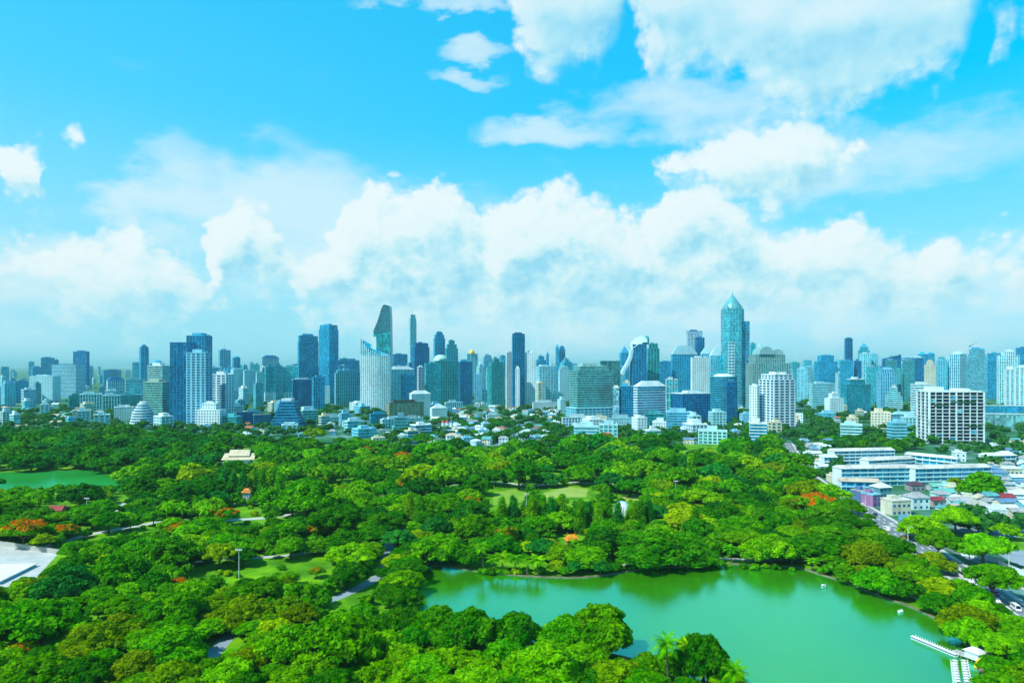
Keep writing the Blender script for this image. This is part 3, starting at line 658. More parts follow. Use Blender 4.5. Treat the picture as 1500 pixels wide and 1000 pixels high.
# trees one can recognise in the photograph: crown centre px, py, half-width px, kind, tint, height scale
HAND = [
 (512, 812, 40, 'round', 'bright green', .72), (560, 768, 38, 'round', 'dark green', .6), (645, 800, 42, 'umbrella', 'mid green', 1.0), (590, 850, 34, 'round', 'bright green', .8), (862, 815, 38, 'round', 'bright green', .55),
 (815, 828, 16, 'round', 'yellow-green', .8), (960, 800, 60, 'umbrella', 'dark green', .95), (1020, 815, 42, 'umbrella', 'mid green', 1.0), (890, 790, 40, 'round', 'deep green', .7), (690, 752, 34, 'round', 'deep green', .62), (712, 717, 17, 'round', 'deep green', .9),
 (1085, 770, 40, 'round', 'mid green', .6), (1130, 800, 40, 'umbrella', 'bright green', 1.0), (1200, 800, 44, 'round', 'dark green', .6), (1265, 812, 40, 'round', 'olive green', .7), (1240, 838, 22, 'round', 'mid green', 1.0), (1287, 848, 36, 'round', 'mid green', .8), (1330, 862, 26, 'round', 'dark green', .8), (1375, 862, 32, 'round', 'yellow-green', .7), (1415, 905, 42, 'round', 'olive green', .75), (1455, 845, 40, 'umbrella', 'mid green', 1.0),
 (1400, 755, 30, 'umbrella', 'bright green', 1.1), (1375, 790, 32, 'umbrella', 'mid green', 1.1), (1440, 795, 40, 'umbrella', 'bright green', 1.0), (1355, 770, 36, 'round', 'bright green', .7), (1475, 775, 20, 'open', 'bright green', .9),
 (880, 920, 56, 'round', 'mid green', .85), (830, 925, 44, 'round', 'mid green', .9), (690, 918, 50, 'round', 'dark green', .95), (640, 912, 40, 'round', 'mid green', .9), (755, 922, 44, 'round', 'dark green', .9), (800, 975, 62, 'round', 'bright green', .75), (1030, 942, 44, 'round', 'dark green', 1.1), (900, 985, 42, 'round', 'yellow-green', .7), (975, 962, 26, 'round', 'mid green', .9), (1060, 985, 30, 'round', 'bright green', .8), (995, 962, 24, 'open', 'mid green', 1.0), (948, 972, 26, 'round', 'mid green', .9), (1016, 972, 28, 'open', 'bright green', .9), (1044, 968, 24, 'layered', 'dark green', 1.1), (1076, 972, 18, 'layered', 'mid green', 1.0),
 (500, 935, 60, 'open', 'mid green', 1.0), (420, 940, 46, 'open', 'bright green', 1.0), (620, 980, 44, 'round', 'bright green', .7), (560, 985, 40, 'open', 'bright green', .9), (430, 850, 36, 'round', 'olive green', .65), (360, 895, 42, 'round', 'olive green', .75), (255, 890, 50, 'round', 'mid green', .75), (250, 945, 56, 'round', 'mid green', .7), (140, 935, 48, 'round', 'olive green', .75), (60, 905, 60, 'open', 'mid green', .9), (100, 850, 46, 'open', 'blue-green', .9), (175, 830, 48, 'open', 'mid green', .9), (250, 805, 46, 'open', 'mid green', .9), (330, 795, 30, 'round', 'mid green', .7), (410, 785, 30, 'round', 'dark green', .8), (200, 975, 40, 'round', 'bronze', .8), (60, 985, 60, 'round', 'mid green', .7), (340, 985, 46, 'round', 'bright green', .7), (450, 985, 46, 'round', 'bright green', .75),
 (450, 722, 50, 'umbrella', 'mid green', 1.0), (490, 760, 40, 'umbrella', 'dark green', 1.0), (410, 745, 40, 'umbrella', 'dark green', 1.0), (610, 700, 30, 'round', 'yellow-green', .8), (650, 690, 34, 'umbrella', 'bright green', 1.1), (640, 660, 32, 'round', 'mid green', .7), (760, 690, 30, 'umbrella', 'dark green', 1.0), (850, 690, 24, 'umbrella', 'mid green', 1.0), (900, 692, 26, 'umbrella', 'bright green', 1.0), (945, 688, 28, 'umbrella', 'bright green', 1.0), (890, 716, 34, 'umbrella', 'mid green', 1.0), (880, 738, 32, 'umbrella', 'bright green', 1.0), (820, 733, 26, 'round', 'dark green', .7), (960, 740, 30, 'open', 'bright green', .8), (1000, 760, 36, 'round', 'yellow-green', .6), (1050, 690, 26, 'round', 'blue-green', .8), (1085, 655, 32, 'round', 'dark green', .8),
 (205, 712, 26, 'round', 'dark green', .9), (125, 725, 30, 'round', 'deep green', .75), (60, 712, 34, 'round', 'deep green', .6), (10, 718, 30, 'round', 'blue-green', .6), (265, 728, 36, 'round', 'deep green', .7), (1440, 708, 36, 'round', 'mid green', .75), (1400, 706, 20, 'open', 'olive green', .9), (1300, 800, 34, 'round', 'dark green', .7),
]
FLAME = [(325, 752, 24), (262, 772, 20), (35, 772, 34), (95, 775, 20), (588, 712, 18), (688, 735, 20), (608, 735, 12), (466, 772, 18), (741, 780, 22), (464, 835, 13), (380, 855, 16), (1195, 732, 30), (1182, 734, 18), (537, 658, 12), (590, 666, 14), (885, 638, 14), (30, 950, 26), (60, 955, 16), (200, 858, 17), (262, 852, 17), (905, 640, 10), (690, 808, 12)]
PALMS = [(720, 818, 15), (736, 815, 16), (755, 822, 17), (772, 825, 17), (788, 820, 17), (708, 800, 13), (978, 945, 24), (1008, 938, 18), (968, 798, 14), (957, 790, 13), (1112, 818, 15), (1128, 812, 13), (1072, 802, 14), (1105, 800, 12), (1040, 790, 12), (745, 765, 13), (300, 745, 11), (265, 742, 11), (290, 730, 11), (245, 740, 11), (430, 688, 10), (448, 685, 10), (465, 688, 10), (480, 690, 10), (500, 688, 10), (418, 690, 10), (518, 690, 9), (1080, 985, 22), (1160, 812, 12), (1000, 812, 12), (1092, 806, 12), (1190, 822, 12)]
FEATH = [(850, 762, 9), (862, 758, 9), (876, 760, 9), (890, 757, 9), (905, 760, 9), (925, 756, 9), (938, 757, 9), (950, 755, 9), (780, 752, 9), (795, 750, 9), (808, 752, 9), (822, 750, 9), (735, 752, 9), (752, 750, 9), (1100, 765, 9), (1018, 768, 9), (355, 712, 8), (370, 710, 8), (385, 712, 8), (342, 712, 8), (395, 708, 8), (410, 712, 8), (328, 708, 8), (600, 745, 9), (615, 750, 9), (1000, 690, 8), (1012, 686, 8), (640, 712, 8), (470, 735, 9), (455, 738, 9), (1095, 668, 8), (1110, 664, 8)]
HCEN = {'layered': 8.8, 'umbrella': 9.2, 'round': 8.8, 'open': 8.4, 'feathery': 9.0, 'flame': 10.0, 'palm': 10.0}
def hand(px, py, rp, kind, tint, zs):
    Y = 300.0
    for _ in range(12):
        r = rp * Y / F; s = r / UNIT_R[kind]; hc = HCEN[kind] * s * zs if kind not in ('palm',) else 10 * s
        Y = (H - hc) * F / (py - CY)
    X = (px - CX) * Y / F
    if inpoly(X, Y, lake) and Y < 262:
        while inpoly(X, Y, lake): Y -= 1.0; X = (px - CX) * Y / F
        r = rp * Y / F
    elif inpoly(X, Y - r * .2, lake):
        while inpoly(X, Y - 1.5, lake): Y += 1.0; X = (px - CX) * Y / F
        if kind == 'palm': r = rp * Y / F; zs = max(.5, min(1.0, (H - (py - CY) * Y / F) / (10 * r / UNIT_R['palm'])))
        else:
            r = rp * Y / F; zc = H - (py - CY) * Y / F; kind = 'round'; zs = max(.42, min(1.0, zc / (HCEN['round'] * r / UNIT_R['round'])))
    add_tree(kind, X, Y, r, tint, zs)
for px, py, rp, k, t, zs in HAND:
    hand(px, py, rp, k, t, zs); _t = TREES[-1]
    if covers_spot(_t['X'], _t['Y'], _t['r'], (14.2 if _t['kind'] == 'umbrella' else 18) * _t['r'] / 10.4 * _t['zs'], .8) and px < 1100: TREES.pop()
for i, (px, py, rp) in enumerate(FLAME): hand(px, py, rp, 'flame', ['mid green', 'olive green', 'bright green'][i % 3], .9)
for i, (px, py, rp) in enumerate(PALMS): hand(px, py, rp * 1.2, 'palm', ['mid green', 'bright green', 'mid green'][i % 3], 1.0)
for i, (px, py, rp) in enumerate(FEATH): hand(px, py, rp, 'feathery', ['mid green', 'blue-green', 'bright green'][i % 3], .85)
PARKX = park
for i in range(13): add_tree('shrub', *G(704 + i * 7.4, 839 + (i % 3)), 1.9 + (i * 7 % 5) * .22, ['mid green', 'bright green', 'dark green', 'yellow-green'][i % 4])
for i in range(16): add_tree('shrub', *G(885 + i * 18 + (i * 5 % 7), 838 - 6 * math.sin(i / 16 * 3.1) - (i * 3 % 4)), 1.6 + (i * 7 % 5) * .25, ['mid green', 'bright green', 'dark green'][i % 3])
cell = 12.0; grid = {}
def put(i):
    t = TREES[i]; grid.setdefault((int(t['X'] // cell), int(t['Y'] // cell)), []).append(i)
for i in range(len(TREES)): put(i)
def clear(X, Y, r, k):
    c = 3
    for a in range(int(X // cell) - c, int(X // cell) + c + 1):
        for b in range(int(Y // cell) - c, int(Y // cell) + c + 1):
            for i in grid.get((a, b), ()):
                t = TREES[i]
                if (t['X'] - X) ** 2 + (t['Y'] - Y) ** 2 < (k * (t['r'] + r)) ** 2: return False
    return True
COUNT = {}
for t in TREES: COUNT[t['kind']] = COUNT.get(t['kind'], 0) + 1
def zone_tints(px, py):
    if py < 690 and px < 420: return ['dark green', 'deep green', 'blue-green', 'mid green', 'dark green', 'mid green']
    if py > 850 and px < 450: return ['olive green', 'mid green', 'yellow-green', 'bright green', 'mid green', 'dark green', 'bright green', 'olive green']
    if py > 860: return ['dark green', 'mid green', 'bright green', 'bright green']
    if px > 1150: return ['dark green', 'mid green', 'olive green', 'bright green', 'mid green']
    return ['mid green', 'bright green', 'dark green', 'mid green', 'dark green', 'bright green', 'mid green', 'deep green', 'yellow-green', 'dark green', 'blue-green']
rs = random.Random(11)
def treeline(px): return 622 if px < 250 else 631 if px < 460 else 638 if px < 830 else 630 if px < 1060 else 636
for it in range(26000):
    # even spread over the picture's park area
    px = rs.uniform(-40, 1540); py = 634 + 400 * rs.random() ** 1.25
    X, Y = G(px, py)
    if not inpoly(X, Y, PARKX) or inpoly(X, Y, lake) or inpoly(X, Y, pond) or inpoly(X, Y, plaza): continue
    big = 6.8 + 7.4 * min(1, max(0, (Y - 200) / 480))
    r = big * rs.choice([.6, .7, .85, 1.0, 1.0, 1.15] if it < 9000 else [.42, .55, .7])
    u = rs.random(); kind = 'umbrella' if u < .30 else 'round' if u < .56 else 'layered' if u < .84 else 'open'
    if COUNT.get(kind, 0) >= 300: continue
    if py > 860 and kind == 'umbrella' and rs.random() < .6: kind = 'round'
    hgt = (14.2 if kind == 'umbrella' else 18.0) * r / UNIT_R[kind] * .85
    if PX(X, Y, hgt)[1] < treeline(px) + rs.uniform(-5, 2): continue
    if on_road(X, Y, 1.0) or not clear(X, Y, r, .56) or not visible_ok(kind, X, Y, r, hgt): continue
    add_tree(kind, X, Y, r, rs.choice(zone_tints(px, py)), rs.uniform(.75, 1.05) if kind != 'round' else rs.uniform(.6, .95))
    put(len(TREES) - 1); COUNT[kind] = COUNT.get(kind, 0) + 1
UNDER = []
for it in range(9000):
    px = rs.uniform(-20, 1480); py = 634 + 330 * rs.random() ** 1.3; X, Y = G(px, py); r = rs.uniform(2.6, 5.5)
    if not inpoly(X, Y, PARKX) or inpoly(X, Y, lake) or inpoly(X, Y, pond) or inpoly(X, Y, plaza) or on_road(X, Y, .5): continue
    if PX(X, Y, r * 1.5)[1] < treeline(px): continue
    if not clear(X, Y, r, .62) or not visible_ok('round', X, Y, r, r * 1.5): continue
    if any((X - x) ** 2 + (Y - y) ** 2 < (.6 * (r + q)) ** 2 for x, y, q in UNDER[-400:]): continue
    UNDER.append((X, Y, r))
# shrubs along the open lawns and paths
for it in range(900):
    px = rs.uniform(0, 1000); py = rs.uniform(700, 860); X, Y = G(px, py)
    if COUNT.get('shrub', 0) >= 70: break
    r = rs.uniform(1.6, 3.2)
    if inpoly(X, Y, lake) or inpoly(X, Y, pond) or inpoly(X, Y, plaza) or on_road(X, Y, 1.5) or not clear(X, Y, r, .85): continue
    add_tree('shrub', X, Y, r, rs.choice(['bright green', 'yellow-green', 'mid green'])); put(len(TREES) - 1); COUNT['shrub'] = COUNT.get('shrub', 0) + 1
def build_under():
    lob = []; r_ = random.Random(4)
    for X, Y, r in UNDER:
        for q in range(6):
            a = r_.uniform(0, 6.28); k = r * .6 * (q > 0); lob.append(((X + k * math.cos(a), Y + k * math.sin(a), r * r_.uniform(.45, 1.1)), r * r_.uniform(.40, .60), .8))
    o = link('park_understorey', cards_mesh('park_understorey', lob, 22, .62, M_leaf, 78, core=.8)); o['kind'] = 'stuff'; o['label'] = 'low green understorey filling the gaps between the park trees'; o.color = (.062, .300, .002, 1)
def build_trees():
    for i, t in enumerate(TREES):
        lod = 'near' if t['Y'] < 430 else 'far'
        pr = PROTO[t['kind'], lod]; p = pr[(i * 7 + 3) % len(pr)]
        s = t['r'] / UNIT_R[t['kind']]
        o = link(NAME[t['kind']], None, None, (t['X'], t['Y'], 0), (i * 2.39996) % 6.283)
        o.scale = (s, s, s * t['zs']); t['obj'] = o
        k = TINT[t['tint']]; rv = random.Random(i); v = rv.uniform(.82, 1.2)
        cr = link('fronds' if t['kind'] == 'palm' else 'foliage' if t['kind'] == 'shrub' else 'crown', p[0], o)
        cr.color = (k[0] * v * rv.uniform(.8, 1.25), k[1] * v, k[2] * v, 1)
        if p[1] is not None: link('trunk', p[1], o)
        if len(p) > 2: link('blossoms', p[2], o)
print('TREES', len(TREES), COUNT)
# ------------------------------------------------------------------ buildings
W_ = (.64, .88, .92); PC = (.40, .78, .86); PB = (.21, .62, .81); TG = (.06, .49, .53); BL = (.04, .45, .70); DB = (.018, .26, .52); GB = (.12, .42, .56); CRM = (.66, .72, .56); TAN = (.50, .42, .22)
gD = (.003, .165, .36); gB = (.008, .33, .56); gC = (.03, .54, .68); gT = (.012, .33, .36); gP = (.12, .52, .64); gK = (.001, .010, .035)
STY = {'B': (3.8, 1.7, 0, 0), 'G': (3.9, 1.1, 5.0, 1.5), 'V': (7.6, .7, 4.5, 1.7), 'C': (4.0, .45, 3.4, .35), 'N': (3.8, 1.25, 8.0, 2.6), 'D': (3.7, 1.0, 0, 0), 'F': (12.0, .8, 6.0, .8), 'W': (3.9, 2.1, 3.9, 2.2)}
def px2z(py, Y): return H - (py - CY) * Y / F
def lattice(mb, poly, z0, z1, sty, prot=.35):
    fh, t, csp, cw = sty
    nf = max(1, round((z1 - z0) / fh)); fh = (z1 - z0) / nf; sl = offset_poly(poly, prot)
    for i in range(nf + 1):
        zc = z0 + i * fh
        a, b = (zc - t * .5, zc + t * .5)
        if i == 0: a = z0 + .03
        if i == nf: b = z1 + .02
        mb.prism(sl, a, b)
    if csp:
        n = len(poly)
        for i in range(n):
            p, q = Vector(poly[i]), Vector(poly[(i + 1) % n]); d = q - p; l = d.length
            if l < 1.2: continue
            d /= l; nr = Vector((d.y, -d.x)); k = max(1, round(l / csp))
            for j in range(k + 1):
                c = p + d * (l * j / k); hw = cw / 2; o1 = prot - .07
                lo = -hw if 0 < j else 0; hi = hw if j < k else 0
                if j == 0: lo = .02
                if j == k: hi = -.02
                a, b = c + d * lo, c + d * hi
                if j in (0, k) : a, b = (c + d * .02, c + d * hw) if j == 0 else (c - d * hw, c - d * .02)
                poly4 = [tuple(a - nr * .2), tuple(a + nr * o1), tuple(b + nr * o1), tuple(b - nr * .2)]
                ar = sum(poly4[m - 1][0] * poly4[m][1] - poly4[m][0] * poly4[m - 1][1] for m in range(4))
                mb.prism(poly4 if ar > 0 else poly4[::-1], z0 + .05, z1 - .05)
def scale_poly(poly, k, c=None):
    cx = sum(p[0] for p in poly) / len(poly); cy_ = sum(p[1] for p in poly) / len(poly)
    kx, ky = k if isinstance(k, tuple) else (k, k)
    return [(cx + (x - cx) * kx, cy_ + (y - cy_) * ky) for x, y in poly]
def rect(x0, x1, y0, y1): return [(x0, y0), (x1, y0), (x1, y1), (x0, y1)]
def cham(poly, k):
    o = []; n = len(poly)
    for i in range(n):
        p, a, b = Vector(poly[i]), Vector(poly[i - 1]), Vector(poly[(i + 1) % n]); m = min((a - p).length, (b - p).length) * k
        o += [tuple(p + (a - p).normalized() * m), tuple(p + (b - p).normalized() * m)]
    return o
def site(x0, xs, x1, Y, depth=None, phi=24.0):
    """corner, width, depth and turn of a block whose near edge shows at xs between x0 and x1"""
    Xs = (xs - CX) * Y / F; e2 = Vector((Xs, Y)).normalized(); e1 = Vector((e2.y, -e2.x))
    a, b = (xs - x0) * Y / F, (x1 - xs) * Y / F; cosv = Y / math.hypot(Xs, Y)
    a *= cosv; b *= cosv
    if a < .3: ph = 0.0; Lf = b; Ll = depth or max(8.0, min(b * .8, 40))
    elif b < .3: ph = R(90); Lf = depth or max(8., min(a * .8, 40)); Ll = a
    else:
        ph = R(phi); Lf = b / math.cos(ph); Ll = a / math.sin(ph)
        if Ll > Lf * 2.2: ph = R(50); Lf = b / math.cos(ph); Ll = a / math.sin(ph)
        if depth: Ll = depth
    base = math.atan2(e1.y, e1.x)
    return (Xs, Y), Lf, Ll, base + ph
BUILT = []
def T(kind, cat, label, x0, xs, x1, yt, Y, sty='C', wall=PB, gl=gB, group=None, depth=None, ch=0, n=0, plant=True, steps=(), podium=None, mast=0, hip=None, dome=None, pyr=None, slant=None, roofc=None, z0=0.0, sign=None, prot=.35, metal=.28, phi=24.0, taper=None, extra=None, pz=3.8):
    (X, Yc), w, d, rot = site(x0, xs, x1, Y, depth, phi)
    k = Y / F; hz_ = max(4.0, px2z(yt, Y) - z0); rs_ = random.Random(label)
    o = thing(kind, label, cat, (X, Yc, z0), rot, group)
    wm = paint(wall); gm_ = glass(gl, metal=metal if Y < 1700 else .15); rf = paint(roofc or sc3(wall, .95), .8, .2, .1)
    poly = rect(0, w, 0, d)
    if ch: poly = cham(poly, ch)
    if n:
        rx, ry = w / 2, d / 2; poly = [(rx + rx * math.cos(2 * math.pi * i / n), ry + ry * math.sin(2 * math.pi * i / n)) for i in range(n)]
    s = STY[sty] if isinstance(sty, str) else sty
    if w * F / Y < 14 and s[2]: s = (s[0], s[1], max(s[2], w / 4), s[3] * max(1, w / 4 / s[2]))
    if Y > 2200: s = (max(s[0], Y * .0022), s[1] * max(1, Y * .0022 / s[0]), s[2] * (1.6 if s[2] else 0), s[3] * 1.6)
    core = MB(); lat = MB(); zt = hz_
    lev = [(poly, 0.0, hz_)]
    for kx, hpx in steps:
        p2 = scale_poly(lev[-1][0], kx); lev.append((p2, zt, zt + hpx * k)); zt += hpx * k
    for i, (p, a, b) in enumerate(lev):
        core.prism(p, a + (.06 if i else 0), b)
        if slant is not None and i == len(lev) - 1:
            # sloping top: one side higher
            zs_ = [b + slant[0] * k * (1 - q[0] / w) + slant[1] * k * (q[0] / w) for q in p]
            core.prism(scale_poly(p, .995), b + .01, zs_)
        lattice(lat, p, a + (.1 if i else 0), b, s, prot)
    part('tower_body' if hz_ > 35 else 'wall', core, gm_, o)
    part('facade_lattice', lat, wm, o)
    tp, _, tz = lev[-1]
    roof = MB(); roof.prism(offset_poly(tp, prot + .12), tz + .06, tz + 1.1)
    if slant is None and not (hip or dome or pyr):
        ro = part('roof', roof, rf, o)
        if plant:
            pm = MB(); f1, f2 = rs_.uniform(.12, .3), rs_.uniform(.55, .85); ph_ = rs_.uniform(2.5, 5.5)
            bx0, bx1 = [min(q[0] for q in tp), max(q[0] for q in tp)]; by0, by1 = [min(q[1] for q in tp), max(q[1] for q in tp)]
            pm.box(bx0 + (bx1 - bx0) * f1, bx0 + (bx1 - bx0) * f2, by0 + (by1 - by0) * .25, by0 + (by1 - by0) * .75, tz + 1.12, tz + 1.1 + ph_)
            for q in range(3):
                ux, uy = bx0 + (bx1 - bx0) * rs_.uniform(.05, .9), by0 + (by1 - by0) * rs_.uniform(.05, .2)
                pm.box(ux, ux + (bx1 - bx0) * .07 + .8, uy, uy + 2.2, tz + 1.12, tz + rs_.uniform(2.0, 3.2))
            part('plant_room', pm, rf, ro)
    cxp, cyp = sum(q[0] for q in tp) / len(tp), sum(q[1] for q in tp) / len(tp)
    if hip:
        hh, hc = hip; hm = MB(); hm.prism(offset_poly(tp, .9), tz + .05, tz + hh * k, 0, scale_poly(tp, (.55, .25))); part('roof', hm, paint(hc), o)
    if pyr:
        hh, hc = pyr; hm = MB(); hm.prism(offset_poly(tp, .5), tz + .05, tz + hh * k, 0, scale_poly(tp, .03)); part('roof', hm, paint(hc, .5), o)
    if dome:
        dr, hh, hc = dome; hm = MB(); rr0 = dr * w / 2
        hm.lathe([(rr0, tz + .05), (rr0, tz + hh * k * .2), (rr0 * .93, tz + hh * k * .5), (rr0 * .7, tz + hh * k * .8), (rr0 * .35, tz + hh * k * .96), (.05, tz + hh * k)], 20, cxp, cyp)
        part('dome', hm, paint(hc, .45), o)
        rb = MB(); rb.prism(offset_poly(tp, .4), tz + .04, tz + .9); part('roof', rb, rf, o)
    if mast:
        mm = MB(); mm.tube([(cxp, cyp, tz + .5), (cxp, cyp, tz + mast * k * .6), (cxp, cyp, tz + mast * k)], [.28 * k, .2 * k, .08 * k], 6); part('mast', mm, paint(GB), o)
    if podium:
        pw, hpx, pc = podium; pmb = MB(); pp = scale_poly(rect(0, w, 0, d), pw); pmb.prism(pp, 0, hpx * k)
        po = part('podium', pmb, glass(gl), o); pl = MB(); lattice(pl, pp, 0, hpx * k, (4.2, 1.8, 7, 1.5)); part('podium_lattice', pl, paint(pc), po)
        pr = MB(); pr.prism(offset_poly(pp, .6), hpx * k + .05, hpx * k + 1.0); part('podium_roof', pr, paint(pc), po)
    if extra: extra(o, w, d, hz_, k, wm, gm_)
    cw = Vector((math.cos(rot), math.sin(rot))); cd = Vector((-math.sin(rot), math.cos(rot)))
    c = Vector((X, Yc)) + cw * w / 2 + cd * d / 2
    nf = max(1, math.ceil(max(w, d) / max(8, min(w, d))))
    for i in range(nf):
        t = (i + .5) / nf
        q = Vector((X, Yc)) + (cw * w * t + cd * d / 2 if w > d else cw * w / 2 + cd * d * t); FOOT.append((q.x, q.y, min(w, d) * .62 + 3))
    BUILT.append((label, kind, c.x, c.y, o)); return o
OT, AT, LR = ('office_tower', 'tower'), ('apartment_tower', 'apartment tower'), ('city_block', 'building')
def A(p, *a, **k): return T(p[0], p[1], *a, **k)
# --- far west skyline
A(OT, 'short pale blue tower far off at the western edge of the skyline', 42, 42, 50, 530, 3300, 'C', PB, gC)
A(OT, 'squat dark blue block below the short pale tower at the western edge', 45, 48, 61, 538, 2900, 'C', BL, gB)
A(OT, 'two-tone blue slab with a lower step on one side, far west', 60, 60, 80, 524, 3000, 'V', BL, gB)
A(OT, 'lower dark step standing against the two-tone blue slab', 79.5, 79.5, 86, 528, 3040, 'C', BL, gB)
A(OT, 'dark blue-green tower alone above the long pale hotel', 107, 127, 131, 515, 2400, 'F', DB, gD, phi=60)
A(('hotel_block', 'hotel'), 'wide pale hotel with dark glass bands and a plain white end strip', 76, 111, 125, 534, 1950, 'B', PC, gB, phi=60, roofc=GB)
A(LR, 'pale cyan block with a grid of small windows before the wide hotel', 43, 77, 89, 551, 1750, 'W', PC, gC, phi=60)
A(OT, 'slim deep blue tower with a rounded shoulder, alone west of the twin dark towers', 204, 206, 218, 509, 2300, 'V', BL, gB, steps=[(.8, 2)])
A(AT, 'pale blue slab close beside the slim deep blue tower', 194, 194, 204, 531, 2700, 'C', PB, gC)
A(OT, 'blue hall-topped tower with a curved roof behind the green-glass tower', 218, 220, 242, 533, 2500, 'C', BL, gB, dome=(.7, 6, BL))
A(OT, 'mid blue wide block low on the horizon beyond the hip-roofed hall', 150, 152, 178, 542, 3200, 'C', BL, gB)
A(LR, 'white pavilion block with a dark hipped roof and tall window bays', 156, 158, 183, 557, 1700, 'V', W_, gB, hip=(5, DB))
A(LR, 'flat pale block joined to the dark-hipped pavilion block', 183.5, 184, 217, 556, 1650, 'B', PC, gC)
A(LR, 'dark blue stepped block at the western edge under the hazy skyline', 20, 22, 42, 559, 1700, 'B', BL, gB)
A(LR, 'small blue block with two white bands and a flat lid, west side', 31, 35, 53, 571, 1500, 'D', W_, gB)
A(LR, 'long pale civic block with deep shaded bays behind the yellow field', 117, 117, 150, 578, 1320, 'V', PC, gT)
A(LR, 'eastern half of the long pale civic block behind the yellow field', 150.5, 150.5, 176, 580, 1320, 'V', PC, gT)
A(LR, 'dark greenish annex beside the long pale civic block', 100, 101, 117, 580, 1380, 'C', TG, gT)
A(LR, 'dark teal low block between the civic block and the round terraces', 177, 177, 208, 579, 1400, 'C', TG, gT)
# stepped round white building
def terraces():
    Y = 1000; X0 = (200 - CX) * Y / F; o = thing('terraced_block', 'white round terraced building with dark bands narrowing to its top', 'building', (X0, Y + 18, 0), 0)
    b, l = MB(), MB()
    for i in range(9):
        r1 = 19 - i * .9 - (i > 5) * (i - 5) * 1.3; z = i * 3.9
        b.lathe([(r1 - .6, z), (r1 - .6, z + 3.85)], 28); l.lathe([(r1, z + 2.1), (r1, z + 3.95)], 28)
    part('wall', b, glass(gB), o); part('terrace_rim', l, paint(W_), o)
    t = MB(); t.lathe([(5, 35.2), (5, 38.0), (4.6, 38.4)], 16); part('roof', t, paint(W_), o); FOOT.append((X0, Y + 18, 22)); BUILT.append((o['label'], 'terraced_block', X0, Y + 18, o))
terraces()
A(AT, 'green-tinted glass tower with fine pale floor lines west of the twin dark towers', 210, 238, 249, 560, 1060, 'D', (.35, .58, .50), gT, phi=58)
A(AT, 'white-banded upper tower rising behind the green-tinted glass tower', 216, 238, 249, 536, 1180, 'D', W_, gT, phi=58, roofc=W_)
# twin dark towers
A(AT, 'dark navy twin tower, the nearer slab with pale window strips', 249, 274, 287, 502, 1020, (3.8, .5, 5.2, .6), DB, gD, phi=62, plant=False)
A(AT, 'dark navy twin tower, the taller slab behind its lower twin', 273, 300, 311, 492, 1090, (3.8, .5, 5.2, .5), BL, gD, phi=62)
A(AT, 'pale-windowed lower wing standing in front of the dark navy twins', 273, 301, 311, 517, 1000, 'N', PB, gD, phi=62)
A(AT, 'white tower with a strip of small windows east of the dark navy twins', 310, 331, 343, 549, 1080, 'N', W_, gB, phi=55)
A(LR, 'white stepped hotel with an arched attic at the park edge', 286, 322, 331, 600, 985, 'W', W_, gB, phi=62, steps=[(.55, 8)])
A(LR, 'teal-banded low office beside the white stepped hotel', 325, 346, 355, 611, 990, 'D', TG, gT, phi=62)
A(OT, 'hazy blue tower with an antenna between the navy twins and the pale slabs', 320, 322, 338, 513, 2700, 'V', PB, gB, mast=14)
A(OT, 'round-topped hazy blue tower close beside the antenna tower', 340, 342, 352, 524, 2600, 'V', BL, gB, dome=(.9, 3, BL))
A(AT, 'broad pale slab of flats, the western of two behind green trees', 338, 342, 356, 541, 1850, 'W', PC, gC)
A(AT, 'broad pale slab of flats, the eastern of two behind green trees', 356.5, 358, 374, 543, 1850, 'W', PC, gC)
A(LR, 'pale narrow block with a low grey annex beside the broad slabs', 375, 376, 388, 546, 1800, 'W', PC, gC)
A(('hotel_block', 'hotel'), 'white-topped hotel with a dark pointed roof behind the teal block', 383, 384, 409, 524, 2100, 'V', W_, gB, hip=(4, DB))
A(OT, 'teal-green office block with a darker central shaft and white base, western half', 388, 389, 404, 538, 1600, 'D', TG, gC, podium=((1.1, 1.2), 18, W_))
A(OT, 'dark central shaft of the teal-green office block', 404.5, 404.5, 413.5, 536, 1585, 'C', DB, gT)
A(OT, 'teal-green office block with a darker central shaft and white base, eastern half', 414, 414, 436, 538, 1600, 'D', TG, gC, podium=((1.1, 1.2), 18, W_))
# stepped dark pyramid office
def pyramid():
    Y = 960; o = thing('stepped_office', 'dark blue stepped office with sloping sides and a white cap', 'office block', ((394 - CX) * Y / F, Y, 0), 0)
    w = 46 * Y / F; b, l = MB(), MB()
    for i in range(10):
        z = i * 4.1; s0 = w * .028 * i; sr = w * .034 * i
        b.box(s0, w - sr, s0, 34 - s0 * .6, z, z + 4.05); l.box(s0 - .5, w - sr + .5, s0 - .5, 34, z + 2.7, z + 3.6)
    part('wall', b, glass(gD), o); part('sun_shade', l, paint(BL), o)
    t = MB(); t.box(w * .3, w * .62, 12, 28, 41.1, 44.5); part('roof', t, paint(W_), o); FOOT.append((o.location.x + w / 2, Y + 17, 26)); BUILT.append((o['label'], 'stepped_office', o.location.x + w / 2, Y + 17, o))
pyramid()
A(LR, 'long dark glazed hall with a pale flat roof behind the stepped office', 348, 349, 371, 604, 1050, 'C', BL, gD, roofc=CRM, plant=False)
A(LR, 'dark low block with pale eaves beside the stepped office', 371.5, 372, 397, 608, 1030, 'D', BL, gD, roofc=CRM, plant=False)
A(OT, 'dark blue office cube with a fine square grid and white roof edge', 428, 429, 457, 556, 1420, 'C', BL, gD, roofc=W_)
A(OT, 'blue glass tower, the shorter of the close pair west of the white curved flats', 436, 438, 467, 500, 1800, 'C', BL, gB, steps=[(.94, 8)])
A(OT, 'tallest blue tower of the close pair, one face light and one dark', 467, 482, 496, 482, 1650, (4, .4, 4, .5), BL, gB, phi=45, steps=[(.9, 6)])
